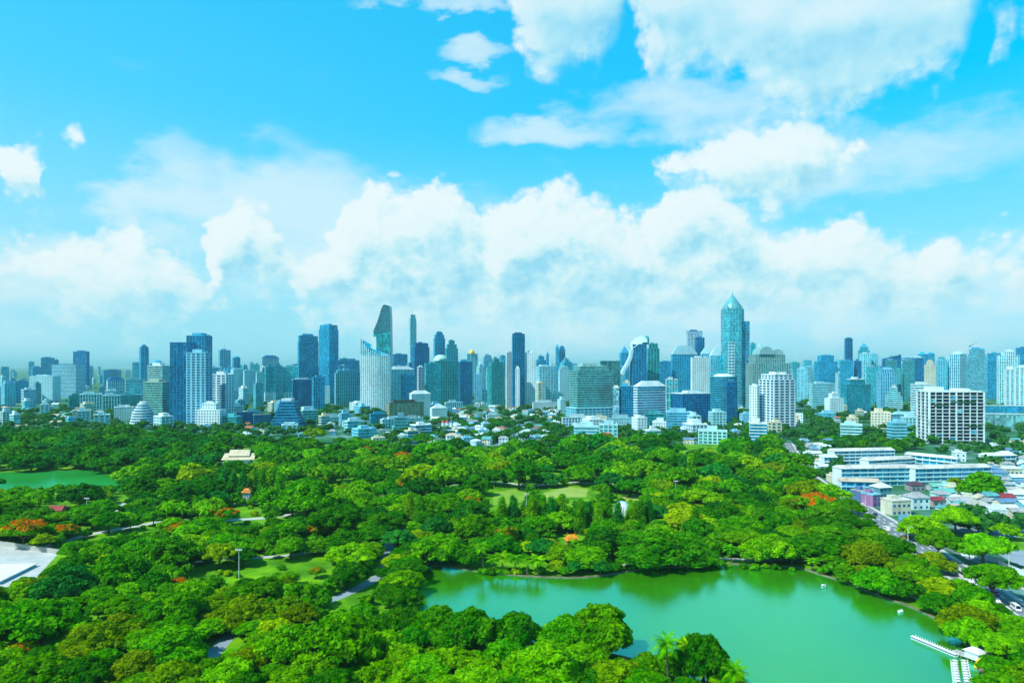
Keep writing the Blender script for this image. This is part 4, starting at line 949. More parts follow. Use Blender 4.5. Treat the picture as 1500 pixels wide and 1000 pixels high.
A(OT, 'narrow blue block at the foot of the close blue pair', 457, 459, 476, 553, 1380, 'V', BL, gB)
A(AT, 'teal flats with tall vertical stripes west of the white curved flats', 490, 492, 528, 546, 1500, 'V', PB, gT, steps=[(.85, 3)])
A(LR, 'hazy blue block behind the striped teal flats', 494, 495, 527, 528, 2200, 'C', BL, gB)
A(AT, 'small dark crowned tower behind the striped teal flats', 497, 498, 508, 525, 2300, 'C', TG, gT, dome=(.8, 2, TG))
# white curved apartment tower with a swooping top
def curved():
    Y = 1350; k = Y / F; w = 43 * k; X = (528 - CX) * k
    o = thing('apartment_tower', 'white balconied apartment tower with a swooping crown-like top', 'apartment tower', (X, Y, 0), R(3)); b, l, c = MB(), MB(), MB()
    n = 14; fr = [(w * i / n, -6 * math.sin(math.pi * i / n)) for i in range(n + 1)]; poly = fr + [(w, 22), (0, 22)]
    ht = px2z(521, Y); b.prism(poly, 0, ht); lattice(l, poly, 0, ht, (3.9, 1.3, 4.6, 1.3), .5)
    tops = []
    for i in range(len(poly)):
        u = poly[i][0] / w; tops.append(ht + k * (22 * (1 - u) ** 5 + 8 * (1 - u) - 3 * u + 2))
    b2 = scale_poly(poly, .97); c.prism(b2, ht + .05, [max(ht + 1, t - 8 * k) for t in tops])
    cr = part('crown', c, glass(gC), o); f = MB()
    for i in range(n + 1):
        x, y = fr[i]; f.box(x - .5, x + .5, y - .5, y + 1.4, ht, tops[i])
    part('crown_fin', f, paint(W_), cr)
    part('tower_body', b, glass(gC), o); part('facade_lattice', l, paint(W_), o)
    t = MB(); t.box(w * .36, w * .52, 4, 14, ht, px2z(493, Y)); part('lift_tower', t, paint(W_), o); FOOT.append((X + w / 2, Y + 10, 36)); BUILT.append((o['label'], 'apartment_tower', X + w / 2, Y + 10, o))
curved()
# sail-shaped skyscraper
def sail():
    Y = 1900; k = Y / F; w = 28 * k; X = (547 - CX) * k; d = 30
    o = thing('skyscraper', 'sail-shaped teal skyscraper with a curved shoulder and glassy lower half', 'skyscraper', (X, Y, 0), R(-2)); a = MB(); l = MB()
    hs = [(0, 0), (0, px2z(484, Y)), (3.2, px2z(477, Y)), (6.4, px2z(469, Y)), (9.2, px2z(460, Y)), (11.6, px2z(452, Y)), (13.6, px2z(447.5, Y)), (16.5, px2z(446, Y)), (23.5, px2z(448, Y)), (24.6, px2z(465, Y)), (25.2, px2z(510, Y)), (25.2, 0)]
    pr = [(x * k, z) for x, z in hs]; n = len(pr)
    vs = [(x, 0, z) for x, z in pr] + [(x, d, z) for x, z in pr]
    a.add(vs, [tuple(range(n - 1, -1, -1)), tuple(range(n, 2 * n))] + [(i, (i + 1) % n, n + (i + 1) % n, n + i) for i in range(n)])
    def xl(z):
        for (x0, z0_), (x1, z1_) in zip(pr[1:8], pr[2:9]):
            if z0_ <= z <= z1_: return x0 + (x1 - x0) * (z - z0_) / max(.01, z1_ - z0_)
        return 0.0
    z = 10; top = px2z(449, Y)
    while z < top:
        l.box(xl(z) - .4, 23.6 * k, -.5, d + .5, z, z + 1.2); z += 6.2
    part('tower_body', a, glass((.025, .20, .26), .45), o); part('facade_lattice', l, paint((.10, .36, .42)), o)
    m = MB(); m.box(.3, 24.8 * k, -.65, 0, px2z(530, Y), px2z(487, Y)); part('glass_front', m, glass(gT, .2, .1, 5, 9), o); FOOT.append((X + w / 2, Y + 15, 30)); BUILT.append((o['label'], 'skyscraper', X + w / 2, Y + 15, o))
sail()
A(('skyscraper', 'skyscraper'), 'slender pale tapering skyscraper with a needle mast', 598, 600, 610.5, 470, 2300, (4.5, 1.2, 4, 1), PC, gC, ch=.2, steps=[(.92, 5), (.8, 4)], mast=11, plant=False)
A(OT, 'dark chamfered glass tower east of the slender needle tower', 603, 606, 630, 508, 1800, 'V', DB, gD, ch=.22, steps=[(.86, 5)])
A(LR, 'blue low-slung block between the sail-shaped and the needle towers', 575, 576, 597, 519, 2400, 'C', BL, gB)
A(('hotel_block', 'hotel'), 'pale hotel with a projecting white roof east of the white curved flats', 569, 571, 607, 541, 1450, 'N', PC, gC, hip=(5, W_))
A(OT, 'blue banded block in front of the white-roofed hotel', 587, 589, 610, 550, 1390, 'D', BL, gB)
A(AT, 'narrow dark flats with white side strips beside the banded blue block', 611, 613, 622, 538, 1700, 'V', W_, gD)
A(OT, 'flat-topped teal office slab with a row of dark slots under its roof', 622, 624, 646, 533, 1500, 'D', TG, gC, roofc=TG)
A(('hotel_block', 'hotel'), 'teal stepped block under a pale green dome', 636, 638, 671, 529, 1580, 'V', TG, gT)
A(('domed_tower', 'tower'), 'teal drum carrying a pale green dome among the towers', 634, 634, 657, 530, 1640, 'C', TG, gT, dome=(.95, 11, (.42, .74, .66)), n=16)
A(OT, 'crenellated blue tower, the taller one behind the pale green dome', 635, 637, 652, 495, 2000, 'N', BL, gB, steps=[(.85, 5), (.7, 3)])
A(OT, 'stepped blue tower leaning shoulder to shoulder with the crenellated tower', 652, 654, 671, 510, 1990, 'N', TG, gB, steps=[(.8, 6), (.6, 5)])
A(OT, 'plain dark blue slab east of the teal stepped block', 671, 674, 692, 530, 1600, 'C', BL, gD)
A(AT, 'pale cyan tower topped by a small golden dome', 682, 684, 700, 518, 2300, 'N', PC, gC, dome=(.5, 6, (.72, .55, .06)))
A(AT, 'stepped pale tower beyond the golden-domed one', 707, 709, 721, 524, 2200, 'N', PB, gB, steps=[(.8, 3)])
A(OT, 'teal tower with a stepped round crown in the middle of the skyline', 713, 718, 740, 535, 1500, (3.8, .7, 3.6, .9), TG, gT, ch=.16, steps=[(.8, 5), (.5, 4)])
A(OT, 'far blue block peeking over the teal round-crowned tower', 731, 733, 743, 521, 2700, 'C', BL, gC)
A(AT, 'tall dark slab of flats at the heart of the skyline between two white wings', 750, 751, 769, 492, 1450, (3.8, .6, 4.4, .5), BL, gD, steps=[(.96, 3)], roofc=DB)
A(AT, 'white-framed western wing of the tall dark slab', 741, 742, 749.5, 517, 1465, 'W', W_, gB)
A(AT, 'white-framed eastern wing of the tall dark slab', 769.5, 769.5, 784, 517, 1465, 'W', W_, gB)
A(AT, 'low white front stair tower against the tall dark slab', 755, 755, 761, 540, 1440, 'W', W_, gB)
A(OT, 'hazy spired tower beyond the eastern white wing', 785, 787, 800, 527, 2600, 'C', BL, gB, steps=[(.6, 5)])
A(OT, 'thin hazy spire standing beside the hazy spired tower', 800, 801, 804, 519, 2600, 'C', BL, gB, pyr=(5, BL))
A(OT, 'stepped blue tower with a needle at its western corner', 818, 820, 828, 511, 2300, 'C', BL, gB, steps=[(.7, 3)])
A(OT, 'slim needle shaft attached to the stepped blue tower', 814, 814, 818.5, 508, 2290, 'C', BL, gB, pyr=(5, BL))
A(AT, 'pale plain block of flats below the needle tower', 784, 790, 815, 537, 1700, 'N', PC, gC)
A(AT, 'dark-topped white flats beside the pale plain block', 818, 820, 834, 541, 1650, 'W', PC, gC, steps=[(.8, 3)])
A(LR, 'hazy pale block behind the dark-topped white flats', 828, 829, 845, 533, 2500, 'C', PB, gC)
A(LR, 'white low-rise with arched windows before the central trees', 780, 781, 816, 590, 1400, 'W', W_, gB)
A(LR, 'white low-rise joined behind the arched low-rise', 806, 807, 826, 577, 1500, 'B', W_, gC)
# --- centre-east
A(('hotel_block', 'hotel'), 'wide teal hotel with green-glass floor bands and a white edge', 843, 846, 898, 543, 1080, 'D', (.30, .58, .54), gT, depth=32, podium=((1.15, 1.3), 22, PB), steps=[(.8, 6)])
A(LR, 'plain teal slab rising behind the wide banded hotel', 879, 880, 909, 529, 1250, (20, .6, 14, .8), TG, (.06, .26, .26), plant=False)
A(OT, 'white pier framing a dark glass office beside the wide hotel', 898, 898, 907, 568, 1060, (30, 1, 0, 0), W_, PB)
A(OT, 'dark blue glass office between two white piers', 907.3, 907.3, 928, 566, 1062, 'C', BL, gD)
A(OT, 'white office with dark ribbon windows and a sloping attic', 928, 934, 976, 566, 1010, 'B', W_, gB, phi=40, hip=(8, W_))
A(LR, 'teal stepped low office with a pale gabled centre, western wing', 943, 944, 976, 607, 965, 'D', TG, gT)
A(LR, 'teal stepped low office, plainer eastern wing', 976.5, 976.5, 1013, 604, 970, 'D', PB, gB)
A(OT, 'big dark navy glass cube behind the teal low office', 983, 1000, 1041, 577, 1020, 'C', DB, gD, phi=35, roofc=W_)
# curved white sail on the blue tower
def swoosh():
    Y = 1500; k = Y / F; X = (926 - CX) * k; o = thing('office_tower', 'dark blue tower wrapped by a sweeping white curved sail', 'tower', (X, Y, 0), R(2))
    b, l, s = MB(), MB(), MB(); w0, w1 = 1 * k, 21.5 * k; ht = px2z(504, Y); p = rect(w0, w1, 0, 30); b.prism(p, 0, ht); lattice(l, p, 0, ht, (4, .35, 6, .5))
    pts = [(-16, 548), (-13, 541), (-8, 533), (-3, 523), (-1, 512), (-1.5, 505), (2, 499), (8, 494.5), (16, 491.5), (22, 491)]
    up = [(x * k, px2z(y, Y)) for x, y in pts]; lo = [(x * k + (2.8 * k if i < 5 else 2.4 * k if i == 5 else 1.0), px2z(y + (2.5 if i < 5 else 5 if i == 5 else 10), Y)) for i, (x, y) in enumerate(pts)]
    n = len(pts); vs = [(x, -1 if i < 5 else 9, z) for i, (x, z) in enumerate(up)] + [(x, -1, z) for x, z in lo] + [(x, 22, z) for x, z in up] + [(x, 22, z) for x, z in lo]
    fs = []
    for i in range(n - 1): fs += [(i, n + i, n + i + 1, i + 1), (2 * n + i, 2 * n + i + 1, 3 * n + i + 1, 3 * n + i), (i, i + 1, 2 * n + i + 1, 2 * n + i), (n + i, 3 * n + i, 3 * n + i + 1, n + i + 1)]
    fs += [(0, 2 * n, 3 * n, n), (n - 1, 2 * n - 1, 4 * n - 1, 3 * n - 1)]; s.add(vs, fs)
    h2 = MB(); h2.lathe([(5 * k, ht + .05), (5 * k, px2z(496, Y)), (4 * k, px2z(492, Y)), (.3, px2z(491, Y))], 16, 22 * k, 12)
    part('tower_body', b, glass(gD), o); part('facade_lattice', l, paint(BL), o); part('white_sail', s, paint((.40, .68, .78), .5, .08), o); part('crown_drum', h2, paint(TG), o)
    FOOT.append((X + 14 * k, Y + 15, 26)); BUILT.append((o['label'], 'office_tower', X + 14 * k, Y + 15, o))
swoosh()
A(OT, 'pointed hazy blue tower behind the sweeping white sail', 907, 909, 922, 517, 2000, 'V', BL, gB, ch=.2, pyr=(11, BL))
A(OT, 'teal tower with a pale column edge beside the sail-wrapped tower', 948, 949, 966, 510, 1560, (4, .4, 8, 1.5), TG, gT, steps=[(.75, 6)])
A(LR, 'hazy blue block between the sail tower and the sloping-roofed office', 966, 967, 984, 530, 1900, 'C', BL, gB)
A(LR, 'white lidded block rising over the white ribbon-windowed office', 975, 976, 993, 556, 1300, 'F', W_, gC)
A(OT, 'broad blue office with a pale sloping glass roof', 983, 985, 1022, 519, 1600, 'V', BL, gB, hip=(13, (.30, .62, .74)))
A(AT, 'white tower with a dark flat cap behind the sloping-roofed office', 1005, 1007, 1029, 488, 2000, 'V', W_, gB, roofc=DB, steps=[(1.02, 3)])
A(OT, 'dark navy tower tucked against the dark-capped white tower', 1018, 1019, 1032, 495, 1950, 'C', DB, gD)
A(AT, 'white gridded tower of flats with a square open crown', 1012, 1014, 1038, 530, 1300, 'W', W_, gC, steps=[(1.0, 6)])
A(OT, 'pale blue tower with a pointed dome, the smaller of the pair', 1026, 1028, 1040, 518, 1750, 'V', PB, gC, pyr=(10, PC))
A(OT, 'pale blue tower with a pointed dome, the larger of the pair', 1038, 1040, 1059, 521, 1700, 'V', PB, gC, ch=.2, pyr=(14, PC))
A(OT, 'dark teal drum-shaped office under a white disc roof', 1040, 1040, 1080, 552, 1130, 'D', TG, gD, n=24, dome=(.75, 5, W_))
A(OT, 'dark glass block leaning on the drum-shaped office', 1064, 1065, 1080, 560, 1105, 'C', DB, gD)
# the tallest tower
def tallest():
    Y = 1500; k = Y / F; X = (1063 - CX) * k; o = thing('skyscraper', 'tallest cyan glass skyscraper with a pointed ribbed crown and finial', 'skyscraper', (X + 14.5 * k, Y, 0), R(0))
    w = 29 * k; poly = cham(rect(-w / 2, w / 2, 0, w), .22); ht = px2z(452, Y); b, l = MB(), MB(); b.prism(poly, 0, ht); lattice(l, poly, 0, ht, (6.5, .7, 5.5, .6))
    part('tower_body', b, glass(gC, .5, .08), o); part('facade_lattice', l, paint((.22, .50, .56)), o)
    c = MB(); c.lathe([(w * .5, ht + .1), (w * .5, ht + 2), (w * .40, px2z(445, Y)), (w * .26, px2z(439, Y)), (w * .13, px2z(434, Y)), (w * .03, px2z(430, Y)), (.1, px2z(427, Y))], 16, 0, w / 2)
    co_ = part('pointed_crown', c, paint((.10, .42, .48), .35), o); f = MB(); f.tube([(0, w / 2, px2z(429, Y)), (0, w / 2, px2z(421, Y))], [.5, .15], 6); part('finial', f, paint(TG), co_)
    rm = MB()
    for i in range(4):
        x, y = [(-w * .36, w * .08), (w * .36, w * .08), (w * .36, w * .92), (-w * .36, w * .92)][i]; rm.box(x - 1, x + 1, y - 1, y + 1, ht + .1, px2z(448, Y))
    part('corner_pinnacle', rm, paint((.15, .45, .5)), co_)
    s = MB(); s.prism(rect(w * .36, w / 2 + 8 * k, w * .2, w * .9), 0, px2z(470, Y)); so = part('side_wing', s, glass(gB, .4), o); sl = MB(); lattice(sl, rect(w * .36 + 4, w / 2 + 8 * k, w * .2, w * .9), 0, px2z(470, Y), (6.5, .7, 6, .6)); part('side_wing_lattice', sl, paint((.15, .42, .50)), so)
    g_ = MB(); g_.box(-w * .36, -w * .06, -1.2, .2, 20, px2z(501, Y)); go_ = part('window_strip', g_, glass(gD), o); gl_ = MB(); lattice(gl_, rect(-w * .36, -w * .06, -1.2, 0), 20, px2z(501, Y), (6.5, 3.2, 6, 1.4), .3); part('window_strip_lattice', gl_, paint(PC), go_)
    lw = MB(); lw.prism(rect(-w / 2 - 3 * k, -w * .3, w * .3, w * .9), 0, px2z(520, Y)); part('low_wing', lw, glass(gC), o)
    FOOT.append((X + 15 * k, Y + 22, 36)); BUILT.append((o['label'], 'skyscraper', X + 15 * k, Y + 22, o))
tallest()
# barrel-topped office
def barrel():
    Y = 1350; k = Y / F; X = (1103 - CX) * k; o = thing('office_tower', 'broad dark striped office with an arched barrel top beside the tallest tower', 'tower', (X, Y, 0), R(1)); w = 55 * k
    b, l = MB(), MB(); p1 = rect(0, w, 0, 40); z1 = px2z(532, Y); b.prism(p1, 0, z1); lattice(l, p1, 0, z1, (15, .8, 3.6, 1.3)); p2 = rect(4 * k, 48 * k, 2, 38); z2 = px2z(519, Y); b.prism(p2, z1 + .05, z2); lattice(l, p2, z1 + .1, z2, (9, .8, 3.6, 1.3))
    part('tower_body', b, glass(gT), o); part('facade_lattice', l, paint((.28, .44, .44)), o)
    c = MB(); n = 14
    for (xa, xb, dep) in ((9, 31, -1), (30, 47, 6)):
        r = (xb - xa) / 2 * k; cx0 = (xa + xb) / 2 * k; hh = (z2 - z1) * .9 if xa == 9 else (z2 - z1) * .6
        v = [(cx0 + r * math.cos(math.pi * i / n), dep, z2 + hh * math.sin(math.pi * i / n)) for i in range(n + 1)]; v2 = [(x, 38, z) for x, y, z in v]
        c.add(v + v2, [tuple(range(n + 1)), tuple(range(2 * n + 1, n, -1))] + [(i, n + 1 + i, n + 2 + i, i + 1) for i in range(n)])
    part('barrel_roof', c, paint((.22, .46, .50), .4), o)
    t = MB(); t.box(16 * k, 30 * k, 14, 30, z2, px2z(503, Y)); tt = part('plant_room', t, paint(PC), o); FOOT.append((X + w / 2, Y + 20, 40)); BUILT.append((o['label'], 'office_tower', X + w / 2, Y + 20, o))
barrel()
A(OT, 'hazy teal tower shaft just east of the tallest skyscraper', 1099, 1100, 1107, 504, 1650, 'C', TG, gC)
A(AT, 'large white apartment block with rows of dark balconies before the barrel-topped office', 1111, 1134, 1165, 556, 950, 'N', W_, gD, phi=38, steps=[(.86, 7)], roofc=W_)
A(AT, 'lower white wing of the large white balconied block', 1098, 1109, 1112, 566, 962, 'W', W_, gB, phi=50)
A(LR, 'white flat-roofed garage hall at the foot of the large balconied block', 1098, 1099, 1135, 628, 925, 'D', W_, PC, plant=False)
A(LR, 'red-brown brick box east of the large balconied block', 1167, 1168, 1177, 609, 1150, (30, .5, 0, 0), (.45, .16, .10), (.42, .15, .10), plant=False)
A(OT, 'dark blue tapering tower of the eastern skyline beside the thin shaft', 1192, 1198, 1227, 529, 1900, 'C', BL, gB, ch=.12, steps=[(.72, 8)])
A(('skyscraper', 'skyscraper'), 'thin dark blue shaft rising alone in the eastern skyline', 1237, 1239, 1249, 496, 2100, 'C', DB, gD, phi=35)
A(OT, 'mid blue block around the foot of the thin dark shaft', 1230, 1231, 1250, 529, 1750, 'V', BL, gB)
A(OT, 'dark navy slab next to the foot of the thin dark shaft', 1251, 1252, 1262, 529, 1760, 'C', DB, gD)
A(OT, 'teal pyramid-crowned tower east of the thin dark shaft', 1257, 1259, 1274, 513, 2100, 'V', TG, gB, steps=[(.75, 4)], pyr=(7, BL))
A(AT, 'pale buff pair of flats under the pyramid-crowned tower', 1259, 1265, 1276, 518, 1800, 'V', PC, gC)
A(AT, 'hazy blue flats beside the pale buff pair', 1276.5, 1277, 1286, 519, 1820, 'V', PB, gC)
A(OT, 'dark glass block with a white roof box in the eastern middle distance', 1232, 1240, 1276, 563, 1300, 'C', BL, gT, phi=40, steps=[(.62, 7)], roofc=W_)
A(AT, 'grey tower of flats behind the blue-striped tower', 1270, 1272, 1287, 538, 1650, 'D', GB, gC)
A(AT, 'blue-striped pale tower with a dark stepped top', 1284, 1290, 1313, 546, 1400, 'V', PB, gB, steps=[(.75, 5)])
A(OT, 'dark blue office with a slanting roof line, eastern skyline', 1292, 1294, 1320, 525, 1850, 'C', DB, gD, slant=(0, 6))
A(AT, 'grey-green slab in front of the slanting-roofed office', 1297, 1299, 1314, 528, 1780, 'D', GB, gT)
A(AT, 'flat grey slab of flats east of the slanting-roofed office', 1322, 1323, 1340, 528, 1800, 'D', GB, gT)
A(OT, 'dark slab with a lighter cap behind the flat grey slab', 1333, 1334, 1353, 524, 1950, 'C', DB, gD, roofc=PC)
A(OT, 'western half of the hazy twin towers with pointed tops', 1344, 1346, 1358, 519, 2300, 'C', BL, gB, pyr=(5, BL))
A(OT, 'eastern half of the hazy twin towers with pointed tops', 1358, 1359, 1369, 518, 2300, 'C', BL, gB, pyr=(3, BL))
A(AT, 'yellowish white stepped flats below the hazy twins', 1354, 1356, 1371, 534, 1700, 'W', CRM, gC, steps=[(.6, 4)])
A(AT, 'hazy pale tower east of the yellowish stepped flats', 1372, 1374, 1388, 528, 2000, 'V', PB, gC)
A(AT, 'blue tower with an arched roof and a pale white flank', 1391, 1406, 1416, 519, 1600, 'V', PC, gB, phi=60, dome=(.8, 5, PC))
A(OT, 'grey banded tower under a dark blue drum top, with a crane on it', 1417, 1419, 1445, 522, 1450, 'B', GB, gP, steps=[(.94, 3), (.86, 7)], roofc=BL)
A(OT, 'blue slab east of the crane-topped tower', 1446, 1447, 1469, 518, 1900, 'C', BL, gB)
A(AT, 'pale gridded tower with blue glass near the eastern edge', 1460, 1464, 1493, 520, 1650, 'V', W_, gC, steps=[(.6, 5)])
A(OT, 'dark blue tower cut by the eastern edge of the view', 1488, 1489, 1512, 510, 1800, 'V', DB, gB)
A(AT, 'tall white flats at the eastern edge, nearer half', 1486, 1487, 1520, 538, 1250, 'N', W_, gC)
A(AT, 'tall white flats at the eastern edge, set-back half', 1471, 1473, 1486, 541, 1280, 'N', W_, gC)
A(LR, 'wide cyan warehouse with a row of vents beneath its roof', 1441, 1442, 1530, 606, 1000, (40, 1, 0, 0), (.22, .58, .64), (.18, .52, .58), plant=False, roofc=W_)
A(LR, 'long white-roofed hall behind the wide cyan warehouse', 1436, 1437, 1520, 594, 1200, 'D', BL, gB, roofc=W_, plant=False)
A(LR, 'white and teal striped office before the gridded ruin', 1298, 1305, 1344, 607, 1020, 'D', PC, gB, phi=35)
A(AT, 'white ziggurat-shaped flats in the eastern middle distance', 1296, 1298, 1322, 580, 1380, 'D', W_, gC, steps=[(.75, 6), (.6, 6)])
A(AT, 'bright white cluster of flats with stepped tops, eastern middle distance', 1208, 1216, 1236, 583, 1250, 'W', W_, gC, phi=40, steps=[(.55, 6)])
A(AT, 'pale blue curved flats behind the bright white cluster', 1185, 1190, 1223, 562, 1480, 'B', PC, gC, phi=35)
# gridded unfinished block
def grid_block():
    Y = 800; x0, xs, x1 = 1345, 1361, 1441; (X, Yc), w, d, rot = site(x0, xs, x1, Y, 30, 25); k = Y / F; ht = px2z(574, Y)
    o = thing('unfinished_block', 'large white concrete grid block with empty dark bays and greenery on its ledges', 'building', (X, Yc, 0), rot)
    b, l = MB(), MB(); b.prism(rect(.9, w - .9, .9, d - .9), 0, ht - .3); part('wall', b, glass(gK, .0, .5, 4.4, 4.0), o)  # near-black core: shade inside the open bays is put into its colour
    nf = 15; fh = ht / nf; nb = 8; bw = w / nb
    for i in range(nf + 1): l.box(-.3, w + .3, -.3, d + .3, i * fh + (0.03 if i == 0 else -.34), i * fh + .34)
    for j in range(nb + 1):
        x = j * bw; hw = .8 if j in (0, 4, nb) else .38; l.box(x - hw, x + hw, -.22, 1.0, .1, ht - .1)
    for j in range(4):
        y = j * d / 3; l.box(-.22, 1.0, y - 1.5, y + 1.5, .12, ht - .12)
    part('concrete_frame', l, paint(W_, .85, .3, .2), o)
    rb = MB(); rb.box(2, w - 2, 2, d - 2, ht + .55, ht + 1.4); r0 = part('roof', rb, paint(W_), o); pm = MB(); pm.box(w * .1, w * .3, 4, d - 4, ht + 1.42, ht + 6); pm.box(w * .55, w * .8, 6, d - 8, ht + 1.42, ht + 4); part('plant_room', pm, paint(W_), r0)
    r = random.Random(5)
    for q in range(8):
        # broken or closed panels and ledge plants
        i, j = r.randint(0, nf - 2), r.randint(0, nb - 1); m = MB(); m.box(j * bw + .7, (j + 1) * bw - .7, -.05, .5, i * fh + .52, i * fh + fh - .52); part('bay_panel', m, glass(gB if r.random() < .6 else gP, .2, .3), o)
    for j0, j1, i in ((3.3, 6.7, 12), (.8, 3.0, 11), (5.6, 7.6, 5)):
        lob = [((u * bw, -.4, i * fh + 1.0), r.uniform(.8, 1.4), .7) for u in np.arange(j0, j1, .22)]
        g_ = link('ledge_foliage', cards_mesh('ledge_foliage', lob, 90, .35, M_leaf, 3), o); g_.color = (.03, .17, .02, 1)
    FOOT.append((X + w * .3, Yc + 25, 26)); FOOT.append((X + w * .75, Yc + 30, 26)); BUILT.append((o['label'], 'unfinished_block', X + w / 2, Yc + 20, o))
grid_block()
A(AT, 'white curved-balcony flats behind the gridded ruin', 1334, 1336, 1364, 563, 1080, 'B', W_, gP)
# crane
def crane():
    Y = 1465; k = Y / F; X = (1431 - CX) * k; z = px2z(507, Y)
    o = thing('tower_crane', 'thin tower crane with a raised jib on the grey banded tower', 'crane', (X, Y + 14, px2z(511, Y)), 0)
    m = MB(); m.tube([(0, 0, -1), (0, 0, 7 * k)], [.7, .7], 4); part('mast', m, paint(BL), o); j = MB(); j.tube([(-4 * k, 0, 5 * k), (11 * k, 0, 12 * k)], [.55, .35], 4); part('jib', j, paint(BL), o); c = MB(); c.box(-5 * k, -3.2 * k, -1.2, 1.2, 3.4 * k, 5.4 * k); part('counterweight', c, paint(DB), o)
crane()
# --- low middle distance
A(LR, 'brown and gold garage block with striped floors before the teal slabs', 567, 570, 622, 591, 1180, 'N', TAN, gT, roofc=(.10, .14, .10))
A(('hotel_block', 'hotel'), 'white hotel with a gabled crown beside the brown garage block', 600, 603, 631, 577, 1230, 'W', W_, gC, hip=(5, W_))
A(LR, 'white flats with balconies at the park edge, cluster of the curved drive', 468, 470, 500, 612, 1080, 'W', W_, gC)
A(LR, 'white flats with a lift tower beside the curved drive', 500.5, 501, 517, 607, 1060, 'W', W_, gC, steps=[(.4, 4)])
A(LR, 'cyan-walled flats catching the sun at the park edge', 508, 520, 536, 618, 985, 'W', (.45, .78, .84), gC, phi=45)
A(LR, 'white framed office with tall grey windows at the park edge', 557, 560, 594, 615, 985, 'G', W_, gC, phi=35)
A(LR, 'white and blue low office beside the tall-windowed one', 594.5, 595, 620, 613, 1010, 'W', W_, gC)
A(LR, 'teal low block behind the tall-windowed office', 541, 543, 566, 607, 1080, 'D', BL, gB)
A(LR, 'pale block with an arched porch below the domed tower', 651, 653, 678, 590, 1350, 'V', PC, gC)
A(LR, 'white temple-roofed hall below the teal stepped block', 630, 633, 655, 598, 1150, 'W', W_, gC, pyr=(7, W_))
A(LR, 'white block with a round tower in front of the wide hotel', 823, 824, 869, 612, 990, 'G', W_, gB)
A(LR, 'pale low block below the dark glass office', 887, 888, 929, 613, 960, 'W', PC, gC)
A(LR, 'cream low block between the white-towered block and the pale low block', 869.5, 870, 886, 612, 1010, 'B', CRM, gB)
A(LR, 'pale church-like hall with a square tower among small roofs', 712, 713, 733, 608, 1150, 'W', W_, gC)
A(LR, 'cyan warehouse with white roof lights behind the park trees', 621, 623, 676, 629, 950, (30, .6, 0, 0), (.25, .60, .68), (.2, .55, .64), roofc=(.5, .75, .8), plant=False)
A(('shed', 'shed'), 'long pale green roofed shed just behind the park trees', 686, 686, 732, 643, 850, (30, .6, 0, 0), (.45, .68, .60), (.3, .5, .45), roofc=(.55, .80, .70), plant=False, depth=16)
A(('shed', 'shed'), 'shorter white roofed shed next to the long pale green one', 734, 734, 760, 645, 860, (30, .6, 0, 0), W_, (.4, .6, .6), roofc=W_, plant=False, depth=14)
# silos
for i, (px, cc, lb) in enumerate([(650, (.62, .08, .10), 'red-capped'), (656, (.60, .10, .14), 'crimson-capped'), (662, (.06, .20, .55), 'blue-capped')]):
    Y = 960; X = (px - CX) * Y / F; o = thing('silo', f'white {lb} silo in the row beside the cyan warehouse', 'silo', (X, Y - 8, 0)); m = MB(); m.lathe([(2.4, 0), (2.4, px2z(618, Y))], 14); part('drum', m, paint(W_), o); m = MB(); zt = px2z(618, Y); m.lathe([(2.6, zt + .02), (2.5, zt + 1.6), (.3, zt + 3.0)], 14); part('cap', m, paint(cc), o); FOOT.append((X, Y - 8, 5)); BUILT.append((o['label'], 'silo', X, Y - 8, o))
# blue-roofed sports hall
def hall():
    Y = 880; k = Y / F; X = (1000 - CX) * k; o = thing('sports_hall', 'bright blue hall with a white vaulted roof and a turquoise annex', 'hall', (X, Y, 0), R(-8)); b = MB(); b.box(0, 28 * k, 0, 30, 0, 9); part('wall', b, paint((.05, .30, .70)), o)
    r = MB(); n = 8; v = [(-.8 + (28 * k + 1.6) * i / n, -1, 9.05 + 3.2 * math.sin(math.pi * i / n)) for i in range(n + 1)]; v2 = [(x, 31, z) for x, y, z in v]; r.add(v + v2, [tuple(range(n + 1)), tuple(range(2 * n + 1, n, -1))] + [(i, n + 1 + i, n + 2 + i, i + 1) for i in range(n)]); part('roof', r, paint((.72, .82, .84)), o)
    a = MB(); a.box(28 * k + .1, 49 * k, -6, 22, 0, 6.5); ao = part('annex', a, paint((.10, .60, .60)), o); a2 = MB(); a2.prism(rect(28 * k - .3, 49 * k + .6, -6.6, 22.6), 6.55, 9.5, 0, rect(31 * k, 46 * k, 4, 12)); part('annex_roof', a2, paint((.12, .62, .58)), ao)
    for i in range(4):
        wv = MB(); wv.box(30 * k + i * 4.3 * k, 33.2 * k + i * 4.3 * k, -6.12, -5.95, 1.5, 5.0); part('window', wv, glass(gD), ao)
    FOOT.append((X + 20, Y + 15, 26)); BUILT.append((o['label'], 'sports_hall', X + 20, Y + 15, o))
hall()
